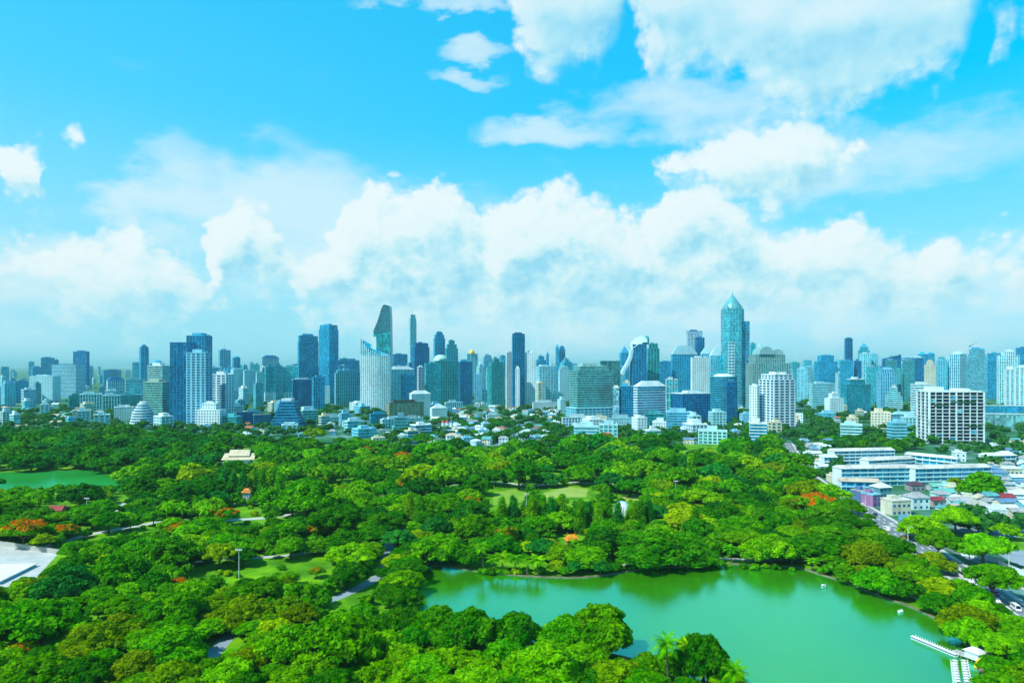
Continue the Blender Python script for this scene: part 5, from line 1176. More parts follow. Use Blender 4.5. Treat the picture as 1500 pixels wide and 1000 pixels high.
# ------------------------------------------------------------------ school blocks, shops, houses
def slab(label, px0, py0, px1, py1, hm, dep, roofc, wall=PC, gl=gB, floors=4, kind='school_block', cat='school building', endw=True):
    """long block along the ground line from (px0,py0) to (px1,py1)"""
    a, b = Vector(G(px0, py0)), Vector(G(px1, py1)); d = b - a; L_ = d.length; rot = math.atan2(d.y, d.x)
    o = thing(kind, label, cat, (a.x, a.y, 0), rot); w = MB(); w.box(.35, L_ - .35, .4, dep - .4, 0, hm); part('wall', w, glass(gl, .1, .3), o)
    l = MB(); fh = hm / floors
    for i in range(floors + 1): l.box(.38, L_ - .38, -.9 if i else -.2, dep + .3, max(.03, i * fh - .25), i * fh + (.75 if 0 < i < floors else .2))
    part('gallery_rail', l, paint(wall), o)
    if endw:
        for x0, x1 in ((-.15, .34), (L_ - .34, L_ + .15)):
            e = MB(); e.box(x0, x1, -.6, dep + .1, 0, hm + .8); part('end_wall', e, paint(W_), o)
    for j in range(int(L_ // 6)):
        c = MB(); c.box(j * 6 + 3.2, j * 6 + 3.6, -.35, .5, .1, hm - .1); part('column', c, paint(wall), o)
    r = MB(); r.prism(rect(-.6, L_ + .6, -1.4, dep + .8), hm + .25, hm + 2.2, 0, rect(.5, L_ - .5, dep * .42, dep * .58)); part('roof', r, paint(roofc, .85, .3, .15), o)
    for t in range(3): 
        q = a + d * ((t + .5) / 3); FOOT.append((q.x, q.y + dep / 2, max(dep, L_ / 6) * .8))
    c = a + d * .5; BUILT.append((label, kind, c.x, c.y + dep / 2, o)); return o
RTAN = (.56, .62, .60)
slab('long school block with four blue galleries and a tan roof, western of two', 1232, 712, 1336, 710, 13, 11, RTAN)
slab('long school block with a broad white end wall and a pale roof', 1340, 712, 1452, 709, 13, 11, RTAN)
slab('school block with pale blue galleries set behind the long pair', 1222, 680, 1310, 678, 12, 10, (.60, .70, .68), W_)
slab('pale classroom wing between the school blocks', 1272, 694, 1340, 690, 11, 9, RTAN, W_)
slab('long white-roofed walkway block at the back of the school', 1326, 676, 1402, 684, 7, 7, W_, W_, floors=2)
slab('small white block with square windows near the gridded ruin', 1450, 684, 1488, 683, 10, 12, W_, W_, floors=3, kind='city_block', cat='building')
slab('tan-roofed shop row facing the avenue below the school', 1232, 720, 1290, 722, 7.5, 9, (.52, .48, .38), PB, floors=2, kind='shop_row', cat='shops')
slab('white stair tower block at the western end of the school', 1207, 690, 1226, 690, 12, 9, W_, W_, floors=3, kind='city_block', cat='building')
def house(label, px, py, w, d, h, rot, wall, roofc, style='gable', group=None, kind='house', cat='house', ground=True, sign=None, win=True):
    X, Y = G(px, py) if ground else (px, py)
    o = thing(kind, label, cat, (X, Y, 0), R(rot), group); b = MB(); b.box(-w / 2, w / 2, -d / 2, d / 2, 0, h)
    if style == 'gable': b.add([(-w / 2 + .02, -d / 2, h), (-w / 2 + .02, d / 2, h), (-w / 2 + .02, 0, h + d * .24), (w / 2 - .02, -d / 2, h), (w / 2 - .02, d / 2, h), (w / 2 - .02, 0, h + d * .24)], [(0, 2, 1), (3, 4, 5)])
    part('wall', b, paint(wall, .8, .25, .25), o); r = MB()
    if style == 'gable':
        e, z, t = .6, h - .15, .22; hz = h + d * .24 + .1
        for s in (-1, 1):
            v = [(-w / 2 - e, s * (d / 2 + e), z), (w / 2 + e, s * (d / 2 + e), z), (w / 2 + e, 0, hz), (-w / 2 - e, 0, hz)]
            v += [(x, y, q + t) for x, y, q in v]; r.add(v, [(0, 1, 2, 3), (4, 5, 6, 7), (0, 1, 5, 4), (1, 2, 6, 5), (3, 0, 4, 7)])
    elif style == 'hip': r.prism(rect(-w / 2 - .6, w / 2 + .6, -d / 2 - .6, d / 2 + .6), h + .03, h + min(w, d) * .28, 0, rect(-w * .2, w * .2, -.3, .3))
    else:
        r.box(-w / 2 - .25, w / 2 + .25, -d / 2 - .25, d / 2 + .25, h + .03, h + .8)
    ro = part('roof', r, paint(roofc, .85, .3, .3), o)
    if style == 'flat':
        t = MB(); t.box(-w * .3, w * .05, -d * .1, d * .3, h + .82, h + 2.8); part('roof_hut', t, paint(wall), ro); t = MB(); t.lathe([(.8, h + .82), (.8, h + 2.4), (.3, h + 2.7)], 10, w * .28, d * .1); part('water_tank', t, paint((.5, .6, .62)), ro)
    if win and Y < 1050:
        nf = max(1, int(h // 3.2)); nw = max(2, int(w // 3.2))
        for i in range(nf):
            for j in range(nw):
                x = -w / 2 + (j + .5) * w / nw; m = MB(); z = .9 + i * (h / nf); m.box(x - .75, x + .75, -d / 2 - .09, -d / 2 + .1, z, z + 1.5); part('window', m, glass(gD, .2), o)
        m = MB(); m.box(-w / 2 + .8, -w / 2 + 1.8, -d / 2 - .12, -d / 2 + .1, .05, 2.2) if nf == 1 and False else m.box(w / 2 - .1, w / 2 + .09, -.6, .6, .05, 2.2); part('door', m, paint(DB), o)
    else:
        l = MB(); nf = max(1, int(h // 3.4))
        for i in range(nf):
            z = 1.0 + i * (h / nf); l.box(-w / 2 + .5, w / 2 - .5, -d / 2 - .1, -d / 2 + .1, z, z + 1.5)
            l.box(-w / 2 - .1, -w / 2 + .1, -d / 2 + .5, d / 2 - .5, z, z + 1.5)
        part('window_sash', l, glass(gB, .2), o)
    FOOT.append((X, Y, max(w, d) * .55)); BUILT.append((label, kind, X, Y, o)); return o
TEALR, MAR, GREYR, CREAMR = (.10, .52, .50), (.26, .05, .07), (.34, .40, .42), (.52, .50, .40)
house('pale green corner shophouse with a dark sign panel by the avenue', 1312, 752, 13, 10, 8.5, 10, (.60, .68, .55), (.62, .66, .58), 'flat', kind='shophouse', cat='shophouse')
house('white shophouse with grey upper windows beside the pale green one', 1341, 744, 12, 10, 7.5, 8, W_, GREYR, 'hip', kind='shophouse', cat='shophouse')
house('blue-fronted shophouse at the start of the shop street', 1262, 736, 9, 9, 8, 20, (.10, .22, .45), GREYR, 'flat', kind='shophouse', cat='shophouse')
house('magenta-fronted narrow shophouse beside the blue one', 1276, 740, 7, 9, 7.5, 20, (.34, .20, .40), PB, 'flat', kind='shophouse', cat='shophouse')
house('teal-walled shophouse with a white hip roof by the avenue trees', 1290, 727, 10, 9, 7, 15, (.12, .35, .45), W_, 'hip', kind='shophouse', cat='shophouse')
house('small house with a maroon roof behind the pale green shophouse', 1369, 740, 9, 7, 4, 12, (.45, .40, .38), MAR, 'gable')
house('dark purple-roofed house in front of the school end wall', 1340, 718, 10, 8, 4.5, 5, (.30, .30, .34), (.10, .06, .10), 'hip')
house('low house with a bright turquoise roof below the school', 1381, 728, 13, 8, 4, 4, (.4, .6, .58), TEALR, 'gable')
house('second turquoise-roofed shed tucked behind the bright one', 1370, 719, 9, 7, 4, 0, (.4, .6, .58), (.16, .55, .45), 'gable')
house('house with a rusty pink roof beside the turquoise roofs', 1394, 719, 9, 6, 4, 0, (.5, .5, .48), (.46, .24, .20), 'gable')
house('grey hip-roofed house behind the maroon one', 1379, 733, 9, 8, 5, 6, PC, GREYR, 'hip')
house('long grey-roofed house west of the round garden tree', 1404, 742, 14, 8, 4.5, -4, PC, (.36, .42, .44), 'gable')
house('grey-green roofed bungalow on the street of small houses', 1432, 748, 13, 9, 4, -6, (.55, .60, .60), (.40, .46, .42), 'hip')
house('pale house with a dark tank on its roof among the small houses', 1452, 734, 9, 8, 6, 0, W_, GREYR, 'flat')
house('maroon-roofed house near the eastern edge', 1470, 738, 10, 8, 5, -5, (.6, .5, .5), MAR, 'gable')
house('white-roofed house at the eastern edge behind the maroon one', 1492, 733, 13, 9, 5, -4, PC, W_, 'hip')
house('blue-roofed house at the eastern edge', 1498, 745, 11, 8, 4.5, -4, PB, (.12, .30, .50), 'gable')
# blue hoarding wall
def hoarding():
    a, b = Vector(G(1316, 762)), Vector(G(1400, 764)); d = b - a; o = thing('hoarding_wall', 'long light blue hoarding wall along the side street', 'wall', (a.x, a.y, 0), math.atan2(d.y, d.x)); m = MB(); m.box(0, d.length, 0, .25, 0, 3.4); part('panel', m, paint((.16, .50, .72), .6, .12), o); p = MB()
    for i in range(int(d.length // 3)): p.box(i * 3, i * 3 + .15, -.14, -.01, 0, 3.5)
    part('edge_rib', p, paint((.14, .42, .62)), o)
hoarding()
def wall_(label, p0, p1, h, c):
    a, b = Vector(G(*p0)), Vector(G(*p1)); d = b - a; o = thing('boundary_wall', label, 'wall', (a.x, a.y, 0), math.atan2(d.y, d.x)); m = MB(); m.box(0, d.length, 0, .3, 0, h); part('panel', m, paint(c), o); m = MB(); m.box(-.1, d.length + .1, -.08, .38, h + .02, h + .2); part('coping', m, paint(sc3(c, .9)), o)
wall_('white wall round the sandy court at the eastern edge', (1462, 832), (1520, 858), 3.6, W_)
wall_('white wall along the forecourt opposite the hoarding', (1405, 812), (1470, 826), 2.4, W_)
wall_('pale stone wall with rough blocks behind the plaza', (-20, 796), (88, 812), 2.2, (.40, .44, .40))
# plaza hall at the west edge
Xp, Yp = G(-30, 862)
o = thing('stone_platform', 'broad low platform with a pale cream top at the plaza edge', 'platform', (Xp - 8, Yp + 4, 0), R(6)); m = MB(); m.box(-30, 12, 0, 26, 0, 1.0); part('base', m, paint(PB), o); m = MB(); m.box(-30.4, 12.4, -.4, 26.4, 1.03, 1.35); part('top_slab', m, paint((.74, .76, .70)), o)
BUILT.append((o['label'], 'flat_roofed_hall', Xp - 8, Yp + 12, o))
# ------------------------------------------------------------------ fill: the small buildings between
rf = random.Random(21)
FILL_KIND = {'house': 'house', 'city_block': 'building', 'apartment_tower': 'apartment tower'}
FILL = []
def free(X, Y, r):
    for x, y, q in FOOT:
        if (x - X) ** 2 + (y - Y) ** 2 < (q + r) ** 2: return False
    return True
WALLC = [('white', W_), ('white', W_), ('pale cyan', PC), ('pale blue', PB), ('cream', CRM), ('grey-blue', GB)]
ROOFC = [('grey', GREYR), ('white', W_), ('rust-red', (.42, .16, .09)), ('tan', CREAMR), ('teal', (.10, .40, .42)), ('blue', (.12, .28, .46))]
DISTRICT = [(0, 250), (250, 460), (460, 700), (700, 830), (1040, 1200), (1160, 1345), (1345, 1540)]
def on_park(X, Y): return inpoly(X, Y, PARKX) or on_road(X, Y, 6)
nlow = 0; nk = {'h': 0, 'b': 0}
for it in range(1500):
    if nk['h'] >= 62: break
    px, py = (rf.uniform(1385, 1525), rf.uniform(706, 762)) if rf.random() < .8 else (rf.uniform(1172, 1226), rf.uniform(650, 706)); X, Y = G(px, py); w, d, h = rf.uniform(6.5, 11), rf.uniform(6, 8), rf.uniform(3.2, 6.5)
    if on_park(X, Y) or inpoly(X, Y, fore) or not free(X, Y, max(w, d) * .40): continue
    wn, wc = rf.choice(WALLC); rn, rc = rf.choice([ROOFC[0], ROOFC[1], ROOFC[1], ROOFC[0], ROOFC[3], ROOFC[4], ROOFC[5], ROOFC[1]]); st = rf.choice(['gable', 'gable', 'hip', 'flat'])
    house('x', X, Y, w, d, h, rf.choice([0, 5, -6, 80]), wc, rc if st != 'flat' else wc, st, ground=False); nk['h'] += 1
    FILL.append((BUILT[-1], f'{rn}-roofed {wn} house' if st != 'flat' else f'flat-roofed {wn} house', 'small houses of the city'))
for it in range(16000):
    px = rf.uniform(-30, 1530); py = 554 + (200 if px > 1150 else 102) * rf.random() ** 1.25; X, Y = G(px, py)
    if nlow >= 640: break
    small = py > 655 or py > 592 and (650 < px < 815 or rf.random() < .22)
    if small: w, d, h = rf.uniform(8, 15), rf.uniform(7, 11), rf.uniform(4, 8)
    else: w, d, h = rf.uniform(14, 34), rf.uniform(12, 20), rf.uniform(11, 26) + (rf.uniform(5, 35) if py < 600 else 0)
    if nk['h' if small else 'b'] >= (280 if small else 285): continue
    if on_park(X, Y) or not free(X, Y, max(w, d) * .52): continue
    if 1195 < px < 1400 and 655 < py < 770: continue
    if 1330 < px < 1450 and 600 < py < 672: continue
    wn, wc = rf.choice(WALLC); rn, rc = rf.choice(ROOFC + [ROOFC[1], ROOFC[0], ROOFC[1]]); rot = rf.choice([0, 12, -15, 25, 60])
    if small:
        st = rf.choice(['gable', 'hip', 'flat'])
        house('x', X, Y, w, d, h, rot, wc, rc if st != 'flat' else wc, st, ground=False)
        FILL.append((BUILT[-1], f'{rn}-roofed {wn} house' if st != 'flat' else f'flat-roofed {wn} house', 'small houses of the city'))
    else:
        k = F / Y; x0 = CX + F * X / Y; wp = w * k
        tall = h > 38; kind = 'apartment_tower' if tall else 'city_block'
        sty = rf.choice(['W', 'N', 'B', 'D', 'G']); gl_ = rf.choice([gC, gB, gC, gT])
        xs = x0 + wp * rf.choice([0, .25, .4])
        T(kind, FILL_KIND[kind], f'x{it}', x0, xs, x0 + wp, PX(X, Y, h)[1], Y, sty, wc, gl_, depth=d if xs == x0 else None)
        FILL.append((BUILT[-1], f'{"mid-rise" if tall else "low"} {wn} {dict(W="square-windowed", N="pair-windowed", B="ribbon-windowed", D="floor-banded", G="grid-fronted")[sty]} block', 'middle-distance blocks of the city'))
    nlow += 1; nk['h' if small else 'b'] += 1
# towers that fill the band behind the named ones
nmid = 0; used = []
for it in range(3000):
    if nmid >= 120: break
    px = rf.uniform(250, 1500); Y = rf.uniform(1750, 2700); w = rf.uniform(18, 38); X = (px - CX) * Y / F; wp = w * F / Y
    yt = rf.gauss(541, 7)
    if yt < 524 or yt > 556: continue
    if px < 440: yt = max(yt, 538)
    h = px2z(yt, Y)
    if not free(X + w / 2, Y + 10, w * .5) or on_park(X, Y): continue
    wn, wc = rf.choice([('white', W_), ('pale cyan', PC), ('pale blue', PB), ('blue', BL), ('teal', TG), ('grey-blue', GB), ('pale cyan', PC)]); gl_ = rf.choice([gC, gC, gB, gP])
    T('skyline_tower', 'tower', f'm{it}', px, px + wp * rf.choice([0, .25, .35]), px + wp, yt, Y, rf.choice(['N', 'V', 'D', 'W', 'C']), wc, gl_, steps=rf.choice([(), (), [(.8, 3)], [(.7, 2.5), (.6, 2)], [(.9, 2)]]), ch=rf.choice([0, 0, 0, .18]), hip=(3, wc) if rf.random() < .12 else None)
    FILL.append((BUILT[-1], f'{wn} skyline tower', 'towers behind the main skyline')); nmid += 1
# far skyline, small and hazy
nfar = 0
for it in range(1500):
    if nfar >= 120: break
    px = rf.uniform(-10, 1510); Y = rf.uniform(2600, 6500)
    east = px > 1150
    if not east and rf.random() < .45: continue
    w = rf.uniform(22, 50); X = (px - CX) * Y / F; yt = rf.uniform(531, 545) if not east else rf.uniform(520, 541)
    if 230 > px and yt < 536: continue
    h = px2z(yt, Y)
    if h < 15 or not free(X, Y, w * .6): continue
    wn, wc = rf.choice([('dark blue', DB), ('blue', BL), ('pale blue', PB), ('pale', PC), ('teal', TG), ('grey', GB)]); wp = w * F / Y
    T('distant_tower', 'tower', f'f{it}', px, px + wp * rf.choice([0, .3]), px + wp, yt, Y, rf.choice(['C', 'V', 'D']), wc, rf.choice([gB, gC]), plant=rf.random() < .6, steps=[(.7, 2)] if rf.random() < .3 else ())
    FILL.append((BUILT[-1], f'hazy {wn} tower', 'hazy towers of the far skyline')); nfar += 1
print('FILL', len(FILL), nlow, nfar)
# ------------------------------------------------------------------ street trees among the buildings
SPOTS = [(400, 640, 596, 612, 46), (330, 440, 582, 606, 22), (800, 842, 578, 640, 26), (1040, 1100, 606, 642, 22), (1180, 1300, 602, 622, 22), (1200, 1345, 640, 662, 34), (680, 830, 616, 640, 24), (0, 240, 612, 636, 44), (240, 470, 628, 640, 22), (1440, 1500, 655, 690, 14), (1280, 1345, 596, 606, 8), (1400, 1500, 760, 790, 4), (1170, 1230, 655, 700, 8), (100, 180, 596, 606, 6), (560, 830, 634, 650, 30), (850, 1060, 624, 646, 40), (1060, 1200, 630, 655, 24)]
n_city = 0; MASS = []
for x0, x1, y0, y1, cnt in SPOTS:
    c = 0
    for it in range(cnt * 14):
        if c >= cnt * 2: break
        px, py = rf.uniform(x0, x1), rf.uniform(y0, y1); X, Y = G(px, py); r = rf.uniform(5, 9.5)
        bad = not clear(X, Y, r, .55) or on_road(X, Y, 1)
        if not bad:
            for x, y, q in FOOT:
                if (x - X) ** 2 + (y - Y) ** 2 < (q * .8 + r * .5) ** 2: bad = True; break
        if bad: continue
        if n_city >= 285 or (c >= cnt and Y > 1050): MASS.append((X, Y, r)); c += 1; FOOT.append((X, Y, r * .6)); continue
        TREES.append(dict(kind='round' if rf.random() < .7 else 'open', X=X, Y=Y, r=r, tint=rf.choice(['dark green', 'mid green', 'blue-green', 'deep green']), zs=rf.uniform(.6, .85), street=True)); put(len(TREES) - 1); c += 1; n_city += 1
print('CITY TREES', n_city)

for it in range(9000):
    if len(MASS) >= 1500: break
    px, py = rf.uniform(-20, 1520), rf.uniform(564, 636) if rf.random() < .7 else rf.uniform(600, 664); X, Y = G(px, py); r = rf.uniform(5, 10)
    if not free(X, Y, r * .5) or on_road(X, Y, 1) or inpoly(X, Y, PARKX): continue
    if py > 645 and px < 1150: continue
    MASS.append((X, Y, r)); FOOT.append((X, Y, r * .7))
def tree_mass():
    lob = []
    for X, Y, r in MASS:
        for q in range(5):
            a = rf.uniform(0, 6.28); k = r * .55 * (q > 0); lob.append(((X + k * math.cos(a), Y + k * math.sin(a), r * rf.uniform(.55, .95)), r * rf.uniform(.45, .65), .8))
    o = link('distant_trees', cards_mesh('distant_trees', lob, 5, 1.25, M_leaf, 77, core=.85)); o['kind'] = 'stuff'; o['label'] = 'green trees scattered as one mass between the distant buildings'; o.color = (.030, .190, .030, 1)
tree_mass()
# ------------------------------------------------------------------ things in the park and on the road
def P3(px, py): return G(px, py)
# arched white dome (bandshell)
X, Y = G(911, 756); o = thing('domed_shelter', 'white arched dome shelter standing among the feathery trees', 'shelter', (X, Y, 0)); r_ = 12.5 * Y / F
m = MB(); m.lathe([(r_ * 1.0, 0.4), (r_, 2.5), (r_ * .95, 4.5), (r_ * .8, 6.6), (r_ * .55, 8.2), (r_ * .25, 9.0), (.1, 9.2)], 24); part('dome', m, paint((.74, .82, .86), .4, .08), o)
m = MB(); m.lathe([(r_ + .6, 0), (r_ + .6, .5)], 24); part('base_ring', m, paint(PC), o)
m = MB()
for i in range(12):
    a = i * math.pi / 6; pr = [(r_ * 1.02, 0.5), (r_ * 1.02, 2.5), (r_ * .97, 4.6), (r_ * .82, 6.7), (r_ * .56, 8.35), (.1, 9.35)]; m.tube([(q * math.cos(a), q * math.sin(a), z) for q, z in pr], [.16] * 6, 4)
part('rib', m, paint(PB), o); LAND.append(('the white dome', X, Y))
def pavilion(label, px, py, w, d, h, wall, roofc, rot=0, tiers=2, lm=None):
    X, Y = G(px, py); o = thing('pavilion', label, 'pavilion', (X, Y, 0), R(rot)); b = MB(); b.box(-w / 2, w / 2, -d / 2, d / 2, 0, .6); part('plinth', b, paint(PC), o)
    for sx_ in (-1, -.33, .33, 1):
        for sy_ in (-1, 1):
            c = MB(); c.box(sx_ * (w / 2 - .5) - .2, sx_ * (w / 2 - .5) + .2, sy_ * (d / 2 - .5) - .2, sy_ * (d / 2 - .5) + .2, .62, h); part('column', c, paint(wall), o)
    b = MB(); b.box(-w * .36, w * .36, -d * .3, d * .3, .62, h); part('wall', b, paint(wall), o)
    z = h; W2, D2 = w + 1.6, d + 1.6
    for t in range(tiers):
        r = MB(); hh = d * .34
        r.add([(-W2 / 2, -D2 / 2, z), (W2 / 2, -D2 / 2, z), (W2 / 2, D2 / 2, z), (-W2 / 2, D2 / 2, z), (-W2 / 2 + .8, 0, z + hh), (W2 / 2 - .8, 0, z + hh)], [(3, 2, 1, 0), (0, 1, 5, 4), (2, 3, 4, 5), (1, 2, 5), (3, 0, 4)]); part('roof', r, paint(roofc, .7, .2, .3), o)
        f = MB()
        for s in (-1, 1): f.tube([(s * (W2 / 2 - .8), 0, z + hh - .1), (s * (W2 / 2 + .1), 0, z + hh + 1.0)], [.18, .06], 5)
        part('roof_finial', f, paint(sc3(roofc, 1.1)), o); z += hh * .62; W2 *= .66; D2 *= .66
    FOOT.append((X, Y, max(w, d) * .7)); BUILT.append((label, 'pavilion', X, Y, o)); LAND.append((lm or label, X, Y)); return o
pavilion('gold-roofed pavilion half hidden by trees near the lake', 837, 803, 5.4, 4.6, 4.6, (.55, .30, .08), (.72, .30, .02), 10, 2, 'the gold pavilion')
pavilion('white temple hall with a tiered cream roof at the far side of the park', 352, 682, 27, 15, 6.5, W_, (.62, .60, .42), 6, 2, 'the cream-roofed temple')
pavilion('maroon-roofed tea house by the pond trees', 84, 756, 9, 7, 4.2, (.55, .50, .42), (.30, .06, .05), 0, 1, 'the maroon tea house')
pavilion('small white sala with an orange roof beside the open lawn', 362, 738, 4.5, 4.5, 8.0, (.60, .72, .75), (.66, .28, .05), 0, 2, 'the orange-roofed sala')
# masts and lamps
def lamp(label, px, py, h, kind='flood'):
    X, Y = G(px, py); o = thing('floodlight_mast' if kind == 'flood' else 'street_lamp', label, 'lamp post', (X, Y, 0)); m = MB(); m.tube([(0, 0, 0), (0, 0, h)], [.24, .13], 8); part('pole', m, paint((.50, .64, .66)), o)
    if kind == 'flood':
        m = MB(); m.tube([(-1.3, 0, h), (1.3, 0, h)], [.1, .1], 5); part('crossbar', m, paint((.55, .66, .68)), o)
        for i in range(4):
            b = MB(); b.box(-1.35 + i * .75, -.9 + i * .75, -.35, .1, h - .3, h + .35); part('lamp_head', b, paint((.75, .8, .8)), o)
    else:
        m = MB(); m.tube([(0, 0, h), (.8, 0, h + .4), (2.0, 0, h + .45)], [.1, .08, .06], 5); part('arm', m, paint((.5, .6, .62)), o); b = MB(); b.box(1.5, 2.3, -.15, .15, h + .3, h + .44); part('lamp_head', b, paint((.75, .8, .8)), o)
    LAND.append((None, X, Y)); return o
lamp('tall floodlight mast rising from the grass by the pond-side house', 127, 762, 13)
lamp('tall floodlight mast on the open lawn', 350, 846, 12); LAND.append(('the lawn floodlight', *G(350, 846)))
lamp('floodlight mast showing its heads over the eastern trees', 990, 735, 14)
lamp('floodlight mast beside the dry lawns', 771, 752, 12)
lamp('slim mast at the far park edge below the teal stepped office', 943, 655, 16)
for i, (px, py, s_) in enumerate([(1376, 838, 'bend by the side street'), (1268, 748, 'shophouses'), (1330, 800, 'yellow taxi'), (1444, 880, 'park corner trees'), (1478, 842, 'sandy court'), (1190, 708, 'far end by the school'), (1420, 820, 'forecourt wall')]):
    lamp(f'grey street lamp on the avenue at the {s_}', px, py, 9.5, 'street')
# boats at the jetty
def jetty():
    pts = [(1404, 958), (1420, 966), (1436, 970)]; g_ = [Vector(G(*p)) for p in pts]; a, b = g_[0], g_[-1]; d = b - a
    o = thing('jetty', 'grey boat jetty joining the moored swan boats to the shore', 'jetty', (a.x, a.y, 0), math.atan2(d.y, d.x)); m = MB(); m.box(-1.5, d.length + 2, -1.6, 1.6, .55, .85); part('deck', m, paint((.42, .48, .50)), o)
    for i in range(5):
        for s in (-1, 1): p = MB(); p.tube([(i * d.length / 4, s * 1.45, -.4), (i * d.length / 4, s * 1.45, 1.3)], [.12, .1], 6); part('post', p, paint((.30, .30, .26)), o)
    h = MB(); h.box(d.length - 3.5, d.length + .5, -1.9, 1.9, .87, 3.0); ho = part('ticket_hut', h, paint(W_), o); r = MB(); r.prism(rect(d.length - 4.1, d.length + 1.1, -2.4, 2.4), 3.02, 4.2, 0, rect(d.length - 2.2, d.length - .8, -.2, .2)); part('hut_roof', r, paint((.66, .72, .74)), ho)
    return g_
JG = jetty(); LAND.append(('the boat jetty', *G(1410, 962)))
def swan_boat():
    o = link('paddle_boat', None, None, (0, 0, 0)); h = MB(); n = 10; ring = []
    for z, k in ((.0, .72), (.35, 1.0), (.62, 1.04)):
        ring.append([(1.55 * k * math.cos(2 * math.pi * i / n) * (1.15 if math.cos(2 * math.pi * i / n) > 0 else 1), .85 * k * math.sin(2 * math.pi * i / n), z) for i in range(n)])
    vs = ring[0] + ring[1] + ring[2]; h.add(vs, [(i + a * n, (i + 1) % n + a * n, (i + 1) % n + (a + 1) * n, i + (a + 1) * n) for a in (0, 1) for i in range(n)] + [tuple(range(n - 1, -1, -1)), tuple(range(2 * n, 3 * n))]); part('hull', h, paint((.80, .84, .84), .4, .05), o)
    nk = MB(); nk.tube([(1.45, 0, .5), (1.75, 0, 1.1), (1.55, 0, 1.7), (1.75, 0, 2.1), (2.15, 0, 2.0)], [.26, .19, .15, .18, .06], 7); part('swan_neck', nk, paint((.82, .85, .85), .4, .05), o)
    c = MB(); c.prism(rect(-1.3, .7, -.8, .8), 1.72, 1.95, 0, rect(-1.1, .5, -.6, .6)); ca = part('canopy', c, paint((.80, .84, .86), .5, .05), o)
    for sx_ in (-1.1, .5):
        for sy_ in (-.65, .65): p = MB(); p.tube([(sx_, sy_, .6), (sx_, sy_, 1.74)], [.05, .05], 5); part('canopy_post', p, paint(PC), ca)
    s = MB(); s.box(-.9, -.4, -.6, .6, .64, 1.15); part('seat', s, paint((.12, .20, .34)), o); return o
proto = swan_boat(); first = [True]
def copy_tree(o, parent=None):
    c = o.copy(); col.objects.link(c)
    if parent is not None: c.parent = parent
    for ch in o.children: copy_tree(ch, c)
    return c
def place_boat(X, Y, rot, label, group, sc__=.62):
    o = proto if first[0] else copy_tree(proto); first[0] = False
    o.scale = (sc__, sc__, sc__); o.location = (X, Y, .02); o.rotation_euler = (0, 0, rot); tag(o, label, 'paddle boat', group); return o
ORD = ['first', 'second', 'third', 'fourth', 'fifth', 'sixth', 'seventh', 'eighth', 'ninth', 'tenth', 'eleventh', 'twelfth', 'thirteenth', 'fourteenth', 'fifteenth', 'sixteenth', 'seventeenth', 'eighteenth', 'nineteenth', 'twentieth', 'twenty-first', 'twenty-second', 'twenty-third', 'twenty-fourth', 'twenty-fifth', 'twenty-sixth']
A0, A1 = Vector(G(1338, 936)), Vector(G(1400, 962)); L0 = (A1 - A0); nb = 18
for i in range(nb):
    p = A0 + L0 * (i / (nb - 1)); ang = math.atan2(L0.y, L0.x) + R(90)
    place_boat(p.x, p.y, ang, f'white swan paddle boat, {ORD[i]} in the long moored row from its lake end', 'swan boats in the long moored row')
B0, B1 = Vector(G(1398, 972)), Vector(G(1402, 1002))
for i in range(9):
    p = B0 + (B1 - B0) * (i / 8)
    for s, nm in ((0, 'lake-side'), (1, 'shore-side')):
        place_boat(p.x + s * 3.0, p.y, R(178 if s == 0 else 2), f'white swan paddle boat, {ORD[i]} below the jetty in the {nm} file', 'swan boats below the jetty')
bx, by = G(1206, 860); place_boat(bx, by, R(20), 'white paddle boat drifting alone near the far bank', None); bx, by = G(1097, 890)
ap = MB(); X, Y = G(1319, 896); o = thing('lake_aerator', 'small white paddle-wheel aerator floating near the eastern bank', 'aerator', (X, Y, 0), R(30)); o.scale = (.7, .7, .7); ap.box(-1.6, 1.6, -.5, .5, .05, .4); part('float', ap, paint(W_), o)
for s in (-1, 1):
    w = MB()
    for k in range(6):
        a = k * math.pi / 3; w.tube([(s * 1.1, 0, .6), (s * 1.1, .9 * math.cos(a), .6 + .9 * math.sin(a))], [.14, .2], 5)
    part('paddle_wheel', w, paint((.7, .8, .8)), o)
# yellow slide
X, Y = G(1430, 978); o = thing('water_slide', 'small yellow curved slide on the bank by the jetty', 'slide', (X, Y, 0)); m = MB(); m.tube([(-1.2, -1.5, .6), (-.6, -.6, 1.2), (.5, .2, 2.0), (1.5, .6, 2.4), (2.6, .2, 2.3)], [.45, .45, .45, .45, .45], 8); part('chute', m, paint((.75, .60, .02), .4, .05), o); m = MB(); m.tube([(1.5, .6, 0), (1.5, .6, 2.2)], [.12, .12], 6); part('support', m, paint(GB), o)
